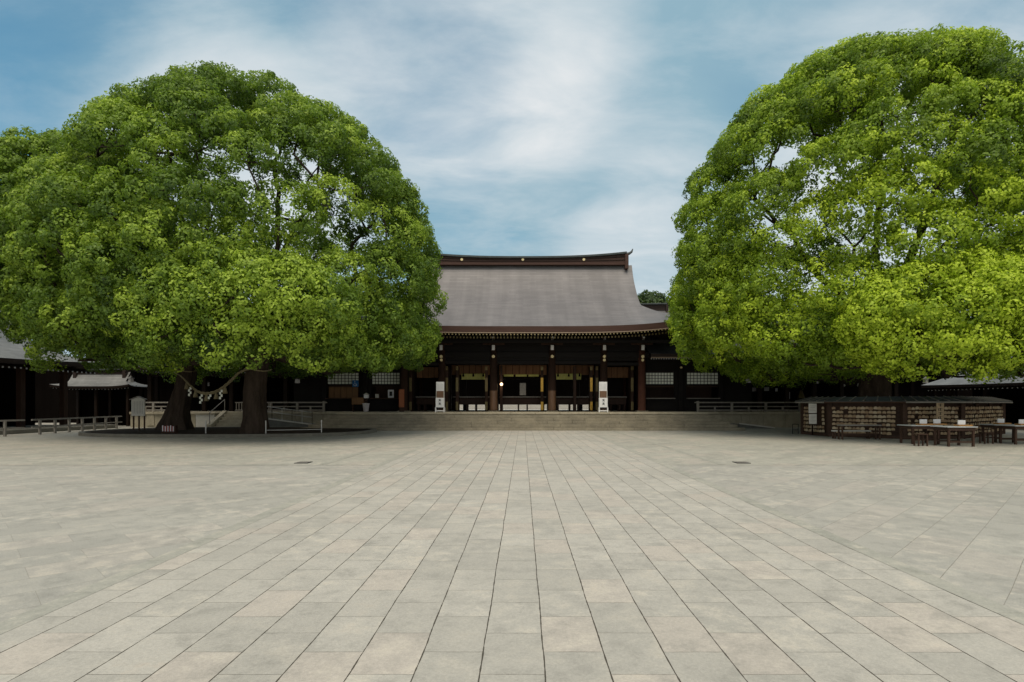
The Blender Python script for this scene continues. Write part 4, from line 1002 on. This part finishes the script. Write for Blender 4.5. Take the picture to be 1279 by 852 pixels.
gl = [(-13, 20.8, 11.8, 1.8, 0.60), (-9, 21.5, 10.6, 1.7, 0.45), (-15.8, 20.8, 9.6, 1.4, 0.56), (-8, 22.0, 8.0, 1.6, 0.60), (-11, 25, 14.5, 1.8, 0.48), (-6.6, 24, 9.4, 1.6, 0.56), (-17.5, 23, 11.5, 1.4, 0.48), (-12, 32, 10, 5.5, .5)]
A_base = (-17.75, 29.0, .1); A_top = (-16.95, 28.8, 3.7); B_base = (-12.45, 26.4, .1); B_top = (-12.35, 26.6, 3.9)
big_tree('left trunk of the roped pair of camphor trees, leaning right at its flared foot', A_base, A_top, .50, .39, .30, [c for c in allL if c[0][0] < splitx],
         [[(-17.2, 27.5, 6.5), (-17.5, 25, 9.0)], [(-18.5, 29, 6.5), (-20, 30, 9)], [(-16.5, 30, 7), (-16, 32, 11)], [(-17, 28, 8), (-17, 27.5, 12.5)]], 21, M['leaf'], 'pair of camphor trees joined by a rope', gl)
big_tree('straighter right trunk of the roped pair of camphor trees, under the wider crown', B_base, B_top, .50, .44, .10, [c for c in allL if c[0][0] >= splitx],
         [[(-13.2, 25, 6.5), (-14, 22.5, 9.5), (-14.3, 22, 12)], [(-11, 25, 7), (-8.8, 23, 9.2), (-7.6, 22.6, 11)], [(-12, 27.5, 8), (-11.8, 27, 13)], [(-10.5, 27.5, 6), (-7, 28, 8.5)], [(-12, 29, 7), (-11.5, 32, 10)]], 33, M['leaf'], 'pair of camphor trees joined by a rope', gl)
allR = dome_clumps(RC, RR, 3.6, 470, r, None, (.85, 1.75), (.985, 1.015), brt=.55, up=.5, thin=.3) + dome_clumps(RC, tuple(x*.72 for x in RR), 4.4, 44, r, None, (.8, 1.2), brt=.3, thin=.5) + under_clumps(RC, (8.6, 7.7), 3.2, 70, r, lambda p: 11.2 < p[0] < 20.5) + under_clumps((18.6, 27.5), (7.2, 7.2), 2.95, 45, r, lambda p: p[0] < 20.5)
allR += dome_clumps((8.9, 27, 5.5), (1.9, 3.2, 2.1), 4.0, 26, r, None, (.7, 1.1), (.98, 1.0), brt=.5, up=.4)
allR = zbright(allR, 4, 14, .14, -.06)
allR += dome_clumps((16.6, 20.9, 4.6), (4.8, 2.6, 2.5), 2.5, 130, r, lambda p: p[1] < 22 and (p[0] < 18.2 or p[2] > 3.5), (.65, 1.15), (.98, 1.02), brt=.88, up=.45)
gr = [(15.5, 20.8, 13.2, 1.9, 0.60), (19.5, 20.8, 12, 2.1, 0.60), (21, 21.5, 15, 1.8, 0.56), (18, 22.5, 16.5, 1.4, 0.48), (16, 33, 12, 6, .4), (17.5, 19.5, 9.8, 1.5, .6), (12.5, 22, 14.5, 1.8, .55), (21, 20.5, 10, 2.0, .6), (17, 33, 12, 6, .5), (11, 23, 12, 1.6, .4), (20, 19.8, 8.6, 1.2, .7)]
big_tree('single huge bright green camphor tree rising behind the plaque rack', (18.0, 29.0, 0), (18.0, 28.8, 4.0), .8, .62, .25, allR,
         [[(17.4, 26.5, 7), (16.9, 23.5, 10), (16.5, 22.5, 13)], [(20, 27, 7), (22, 24.5, 9.5), (23, 23.5, 12.5)], [(15.5, 28, 7), (12.5, 26.5, 9.5)], [(18, 29, 9), (18, 28.5, 14.5)], [(20.5, 30, 8), (24, 31, 11)], [(17, 31, 8), (15, 33.5, 12)]], 45, M['leafR'], None, gr)
# background trees
def bg_tree(label, x, y, z0, rx, rz, zc, seed):
    rr = np.random.default_rng(seed); t = thing('evergreen_tree', label, 'tree', (x, y, z0), 'dark evergreens behind the halls')
    cl = dome_clumps((x, y, zc), (rx, rx*.9, rz), zc-rz*.55, 120, rr, None, (.9, 1.5), brt=.45) + dome_clumps((x, y, zc), (rx*.6, rx*.5, rz*.65), zc-rz*.5, 40, rr, None, (.9, 1.4), brt=.3)
    trunk_mesh((x, y, z0), (x, y, zc-rz*.4), .4, .28, .15, seed, t, 14, 6)
    mb = skeleton((x, y, zc-rz*.4), [[(x, y, zc)]], [c[0] for c in cl], rr, (x, y, z0), t, .03, None, .03); o = mb.build('branches', M['limb'], None, True); o.parent = t
    ce, no, ti = clump_leaves(cl, (x, y, z0), rr, 16, 12, .4); leaves_mesh('crown', ce, no, ti, .30, t, M['leafd'], seed)
    return t
bg_tree('dark round evergreen seen above the far left roof edge', -43, 47.5, 0, 9.5, 10, 12.6, 61)
t1 = bg_tree('round evergreen crown between the main roof and the right camphor', 14.2, 66, 0, 5.2, 6.5, 8.6, 62)
def move_copy(src, x, y, s, rz, label):
    c = copy_tree(src); c.location = (x, y, 0); c.scale = (s, s, s); c.rotation_euler = (0, 0, R(rz)); c['label'] = label
move_copy(t1, 19.5, 65, .98, 80, 'far evergreen crown just touching the left edge of the right camphor')
move_copy(t1, 26.5, 66, 1.0, 150, 'far evergreen glimpsed through the left half of the right camphor')
move_copy(t1, 34, 65, .95, 220, 'far evergreen behind the right half of the right camphor')
move_copy(t1, -17, 66, .95, 40, 'far evergreen hidden behind the right half of the roped camphors')
move_copy(t1, -27, 66, 1.0, 290, 'far evergreen hidden behind the left half of the roped camphors')
move_copy(t1, -38, 62, 1.0, 190, 'far evergreen beyond the left side building')

# ------------------------------------------------------------ sacred rope
t = thing('straw_rope', 'thick twisted straw rope sagging between the two camphor trunks with paper streamers', 'rope', (-14.6, 26.5, 2))
kp = [(218, 465.5, 28.0), (226, 470, 27.7), (238, 482, 27.2), (248, 489.5, 26.8), (258, 491.5, 26.5), (270, 489, 26.2), (281, 482, 25.9), (291, 473, 25.7), (298, 466, 25.6), (306, 462.5, 25.55), (316, 460, 25.7)]
pts = [P(*k) for k in kp]; fine = []
for i in range(len(pts)-1):
    p0, p1, p2, p3 = pts[max(i-1, 0)], pts[i], pts[i+1], pts[min(i+2, len(pts)-1)]
    for k in range(5):
        s = k/5; fine.append(.5*((2*p1)+(-p0+p2)*s+(2*p0-5*p1+4*p2-p3)*s*s+(-p0+3*p1-3*p2+p3)*s**3))
fine.append(pts[-1]); n = len(fine); mb = MB()
for ph in (0, 2.09, 4.19):
    q = []; rad = []
    for i, p in enumerate(fine):
        th = 1-abs(2*i/(n-1)-1); rr = .022+.033*min(1, th*1.4); a = ph+i*.9; q.append(p+Vector((0, math.cos(a), math.sin(a)))*rr*.75); rad.append(rr*.72)
    mb.tube(q, rad, 7)
def loop(cx, cy, z, rr, zr=0.0):
    return [(cx+rr*math.cos(a), cy+rr*math.sin(a), z+zr*math.sin(a*2)) for a in [2*math.pi*i/24 for i in range(25)]]
mb.tube(loop(-17.07, 28.8, 3.15, .52, .06), .028, 7); mb.tube(loop(-12.37, 26.57, 3.05, .56, .06), .028, 7)
mb.build('rope', M['rope'], t, True)
def near(px): return min(fine, key=lambda p: abs(653+p.x*FP/p.y-px))
for px in (237.5, 251, 263.5, 277.5):
    p = near(px)-Vector((0, .06, .06)); q = MB(); x, z = p.x, p.z
    for k in range(4 if px != 263.5 else 2):
        dx = .035*(-1)**k; q.box(x+dx-.045, x+dx+.045, p.y-.004-.002*k, p.y+.004-.002*k, z-.12, z+.0); z -= .105
    q.build('paper_streamer', M['paper'], t)
for px in (233, 244.5, 257, 269.5, 282):
    p = near(px)-Vector((0, 0, .03)); MB().lathe([(.11, -.32), (.09, -.2), (.04, -.02), (.03, 0)], p, 9).build('straw_tassel', M['rope'], t, True)

# ------------------------------------------------------------ votive plaque rack round the right tree
V = [(13.6, 27.6), (13.9, 25.8), (16.0, 23.9), (18.6, 24.1), (23.6, 28.0), (23.6, 32.0), (19.6, 34.0), (15.7, 31.8)]
RK = thing('plaque_rack', 'eight sided roofed timber rack hung with votive plaques round the right tree', 'rack', (18, 28.5, 0))
ctr = Vector((18.2, 28.8, 0)); nV = len(V)
Vv = [Vector((x, y, 0)) for x, y in V]
for i, v in enumerate(Vv):
    MB().box(v.x-.09, v.x+.09, v.y-.09, v.y+.09, 0, 1.62, .01).build('post', M['rackwood'], RK)
roofp = []
for i in range(nV):
    a, b = Vv[i], Vv[(i+1) % nV]; d = (b-a).normalized(); nout = Vector((d.y, -d.x, 0))
    if nout.dot((a+b)/2-ctr) < 0: nout = -nout
    oa = (a-ctr)*(1+.45/(a-ctr).length)+ctr; ob = (b-ctr)*(1+.45/(b-ctr).length)+ctr; ia = ctr+(a-ctr)*(1-.5/(a-ctr).length); ib = ctr+(b-ctr)*(1-.5/(b-ctr).length)
    mb = MB(); zo, zi = 1.60, 1.80
    q = [(oa, zo), (ob, zo), (ib, zi), (ia, zi)]
    mb.add([(p.x, p.y, z) for p, z in q]+[(p.x, p.y, z-.05) for p, z in q], [(0, 1, 2, 3), (7, 6, 5, 4), (0, 4, 5, 1), (1, 5, 6, 2), (2, 6, 7, 3), (3, 7, 4, 0)]); rp = mb.build('roof_panel', M['copper'], RK)
    m2 = MB(); nb = max(2, int((ob-oa).length/.45))
    for k in range(nb+1):
        f = k/nb; m2.obox(oa.lerp(ob, f)+Vector((0, 0, zo+.02)), ia.lerp(ib, f)+Vector((0, 0, zi+.02)), .04, .03)
    m2.build('batten', M['rail'], rp)
    m2 = MB().obox(oa+Vector((0, 0, zo-.05)), ob+Vector((0, 0, zo-.05)), .04, .06); m2.build('roof_edge', M['rail'] if i in (0, 2, 3) else M['rackwood'], rp)
    m2 = MB()
    for k in range(7): m2.obox(a+Vector((0, 0, .30+k*.178))+d*.09, b+Vector((0, 0, .30+k*.178))-d*.09, .03, .035)
    m2.obox(a+Vector((0, 0, .07)), b+Vector((0, 0, .07)), .16, .12); m2.build('hanging_bar', M['rackwood'], RK)
    m2 = MB().obox(a-nout*.1+Vector((0, 0, .8))+d*.1, b-nout*.1+Vector((0, 0, .8))-d*.1, .02, 1.45); m2.build('back_board', M['wood2'], RK)
    L_ = (b-a).length
    if L_ > 4:
        for f in (.33, .66):
            p = a.lerp(b, f); MB().box(p.x-.05, p.x+.05, p.y-.05, p.y+.05, 0, 1.6).build('post', M['rackwood'], RK)
# votive plaques: individuals on the three nearest faces, the rest one object
pent = [(-.075, -.055), (.075, -.055), (.075, .032), (0, .066), (-.075, .032)]
protos = []
emats = [M['ema'], simple('pale_votive_wood', (.50, .40, .26), .25, 11, .7, .12), simple('brown_votive_wood', (.29, .19, .105), .3, 11, .7, .15)]
for i, m_ in enumerate(emats):
    me_o = MB().prism(pent, -.006, .006).build('votive_plaque', m_); protos.append(me_o)
used = [False]*3; count = 0; stuff = MB()
re_ = random.Random(8)
for i in range(nV):
    a, b = Vv[i], Vv[(i+1) % nV]; d = (b-a).normalized(); L_ = (b-a).length; nout = Vector((d.y, -d.x, 0))
    if nout.dot((a+b)/2-ctr) < 0: nout = -nout
    nc = int((L_-.3)/.162); ang = math.atan2(d.y, d.x)
    face = {0: 'the narrow left face', 1: 'the left front', 2: 'the front', 3: 'the right side'}.get(i)
    for c in range(nc):
        for k in range(7):
            if re_.random() < .05: continue
            if i == 0 and 3 <= c <= 7 and k > 1: continue
            p = a+d*(.2+c*.162+re_.uniform(-.02, .02))+nout*(.05+re_.uniform(0, .03))+Vector((0, 0, .30+k*.178-.07+re_.uniform(-.012, .012)))
            tilt = re_.uniform(-.12, .12); sc = re_.uniform(.88, 1.12)
            if (i in (1, 2) or (i == 3 and c < 11)) and count < 298:
                pi = re_.choice((0, 0, 1, 2)); o = protos[pi]
                if used[pi]: o = o.copy(); COL.objects.link(o)
                used[pi] = True; count += 1
                o.location = p; o.rotation_euler = (re_.uniform(-.15, .15), tilt, ang); o.scale = (sc, 1, sc)
                row = ['lowest', 'sixth', 'fifth', 'fourth', 'third', 'second', 'top'][k]
                wood = ['tan', 'pale', 'brown'][pi]
                tag(o, '%s wooden plaque in the %s row on %s of the rack' % (wood, row, face), 'votive plaque', 'votive plaques on the rack')
            else:
                mt = Matrix.Translation(p) @ Matrix.Rotation(ang, 4, 'Z') @ Matrix.Rotation(tilt, 4, 'Y')
                n = 5; vs = [mt @ Vector((x*sc, y, z*sc)) for y in (-.006, .006) for x, z in pent]
                stuff.cur = re_.choice((0, 0, 1, 2)); stuff.add(vs, [tuple(range(5)), tuple(range(9, 4, -1))]+[(q, 5+q, 5+(q+1) % 5, (q+1) % 5) for q in range(5)])
o = stuff.build('votive_plaques', emats); tag(o, 'mass of small wooden votive plaques on the farther faces of the rack', 'votive plaques', None, 'stuff')
# signs on the rack
a, b = Vv[0], Vv[1]; d = (b-a).normalized(); nout = Vector((-1, -.1, 0)).normalized()
def face_sign(px0, px1, py0, py1, Y, label, mat, marks, cat='sign', vert=False):
    x0, x1 = (px0-653)*Y/FP, (px1-653)*Y/FP; z1, z0 = 1.5-(py0-504)*Y/FP, 1.5-(py1-504)*Y/FP
    t = thing('rack_sign', label, cat, ((x0+x1)/2, Y, z0)); bd = MB().box(x0, x1, Y-.012, Y+.012, z0, z1, .004).build('board', M[mat], t); m_ = MB()
    if vert:
        n = marks; h = (z1-z0)/n; xc = (x0+x1)/2; w_ = (x1-x0)*.28
        for k in range(n):
            zc = z1-h*(k+.5); m_.box(xc-w_, xc+w_, Y-.018, Y-.0125, zc+h*.18, zc+h*.26); m_.box(xc-w_*.15, xc+w_*.15, Y-.018, Y-.0125, zc-h*.33, zc+h*.36); m_.box(xc-w_*.8, xc+w_*.8, Y-.0181, Y-.0126, zc-h*.2, zc-h*.12); 
            if k % 2: m_.box(xc-w_, xc-w_*.8, Y-.018, Y-.0125, zc-h*.3, zc+h*.17)
    else:
        n = marks; h = (z1-z0)/(n+2)
        for k in range(n): m_.box(x0+.05, x1-.05-.03*(k % 3), Y-.018, Y-.0125, z1-h*(k+1.5)-.008, z1-h*(k+1.5)+.004)
    m_.build('lettering', M['ink'] if vert else M['rail'], bd)
    MB().box((x0+x1)/2-.03, (x0+x1)/2+.03, Y+.013, Y+.05, 0.05, z0+.1).build('stake', M['rackwood'], t)
face_sign(1010, 1020, 504, 516, 26.3, 'upper pale square sign on the left corner of the plaque rack', 'offwhite', 4)
face_sign(1010.5, 1020, 517.2, 529.5, 26.3, 'lower pale square sign below its twin on the left rack corner', 'offwhite', 5)
face_sign(1169.5, 1179, 503.5, 524.5, 23.4, 'tall narrow wooden sign with vertical writing on the rack front', 'ema', 4, 'sign', True)

# benches and tables
def bench(px0, px1, Y, h, label, top='rail', dep=.35):
    x0, x1 = (px0-653)*Y/FP, (px1-653)*Y/FP; t = thing('low_bench', label, 'bench', ((x0+x1)/2, Y, 0), 'low benches along the rack')
    MB().box(x0, x1, Y-dep/2, Y+dep/2, h-.05, h, .008).build('top', M[top], t)
    for x in (x0+.06, x1-.06):
        for y in (Y-dep/2+.04, Y+dep/2-.04): MB().box(x-.03, x+.03, y-.03, y+.03, 0, h-.051, .004).build('leg', M['rackwood'], t)
    MB().box(x0+.09, x1-.09, Y-dep/2+.02, Y-dep/2+.05, h*.35, h*.35+.05).build('stretcher', M['rackwood'], t)
bench(1048, 1098, 23.7, .62, 'long low bench with pale worn top before the left half of the rack')
bench(1040, 1086, 24.2, .36, 'lower bench just behind the pale topped one before the rack', 'offwhite', .25)
t = thing('bar_stand', 'small black metal barrier stand at the left corner of the rack', 'barrier', ((993.5-653)*28.0/FP, 28.0, 0))
x = (993.5-653)*28.0/FP; mb = MB()
for dx in (-.14, .14): mb.tube([(x+dx, 28.0, 0), (x+dx, 28.0, .48)], .018, 6)
mb.tube([(x-.14, 28, .48), (x+.14, 28, .48)], .018, 6); mb.tube([(x-.14, 28, .2), (x+.14, 28, .2)], .014, 6); mb.build('frame', M['iron'], t)
def table(px0, px1, Y, dep, h, label, bx_=()):
    x0, x1 = (px0-653)*Y/FP, (px1-653)*Y/FP; t = thing('writing_table', label, 'table', ((x0+x1)/2, Y+dep/2, 0), 'writing tables beside the plaque rack')
    MB().box(x0, x1, Y, Y+dep, h-.03, h, .008).build('table_top', M['ttop'], t)
    MB().box(x0+.06, x1-.06, Y+.05, Y+dep-.05, h-.14, h-.031).build('apron', M['table'], t)
    for x in (x0+.1, x1-.1):
        for y in (Y+.1, Y+dep-.1): MB().box(x-.035, x+.035, y-.035, y+.035, 0, h-.141, .005).build('leg', M['table'], t)
    m_ = MB()
    for y in (Y+.1, Y+dep-.1): m_.box(x0+.14, x1-.14, y-.02, y+.02, .14, .19)
    m_.build('stretcher', M['table'], t)
    return t
table(1184, 1222, 19.6, .85, .70, 'table with dark legs and pale top nearest the camera, right of the tall sign')
table(1139, 1178, 20.8, .85, .70, 'table with pale top at the left end of the row beside the rack')
table(1243, 1272, 21.6, .8, .70, 'table half hidden at the right end of the rack')
table(1268, 1312, 20.6, .85, .70, 'table cut by the right edge of the picture')
def tray(px, Y, label, h=.70):
    x = (px-653)*Y/FP; t = thing('paper_tray', label, 'tray', (x, Y, h), 'wooden trays with white cards on the tables')
    MB().box(x-.24, x+.24, Y-.14, Y+.14, h+.001, h+.05, .006).build('tray', M['amber'], t)
    MB().box(x-.15, x+.11, Y+.03, Y+.07, h+.051, h+.21, .004).build('card_box', M['white'], t)
tray(1155, 21.1, 'amber tray with white card box on the leftmost table'); tray(1172, 21.3, 'amber tray with white card box near the right end of the leftmost table')
tray(1203, 20.1, 'amber tray with white card box on the nearest table'); tray(1252, 22.0, 'amber tray with white card box on the table at the rack end'); tray(1279, 21.0, 'amber tray with white card box at the picture edge')
def stool(px, Y, label):
    x = (px-653)*Y/FP; t = thing('small_stool', label, 'stool', (x, Y, 0), 'dark stools by the tables')
    MB().box(x-.19, x+.19, Y-.15, Y+.15, .40, .44, .008).build('seat', M['table'], t)
    for dx in (-.15, .15):
        for dy in (-.11, .11): MB().box(x+dx-.02, x+dx+.02, Y+dy-.02, Y+dy+.02, 0, .399).build('leg', M['table'], t)
stool(1232, 21.2, 'dark wooden stool in the gap right of the nearest table'); stool(1150, 20.0, 'dark wooden stool in front of the leftmost table')
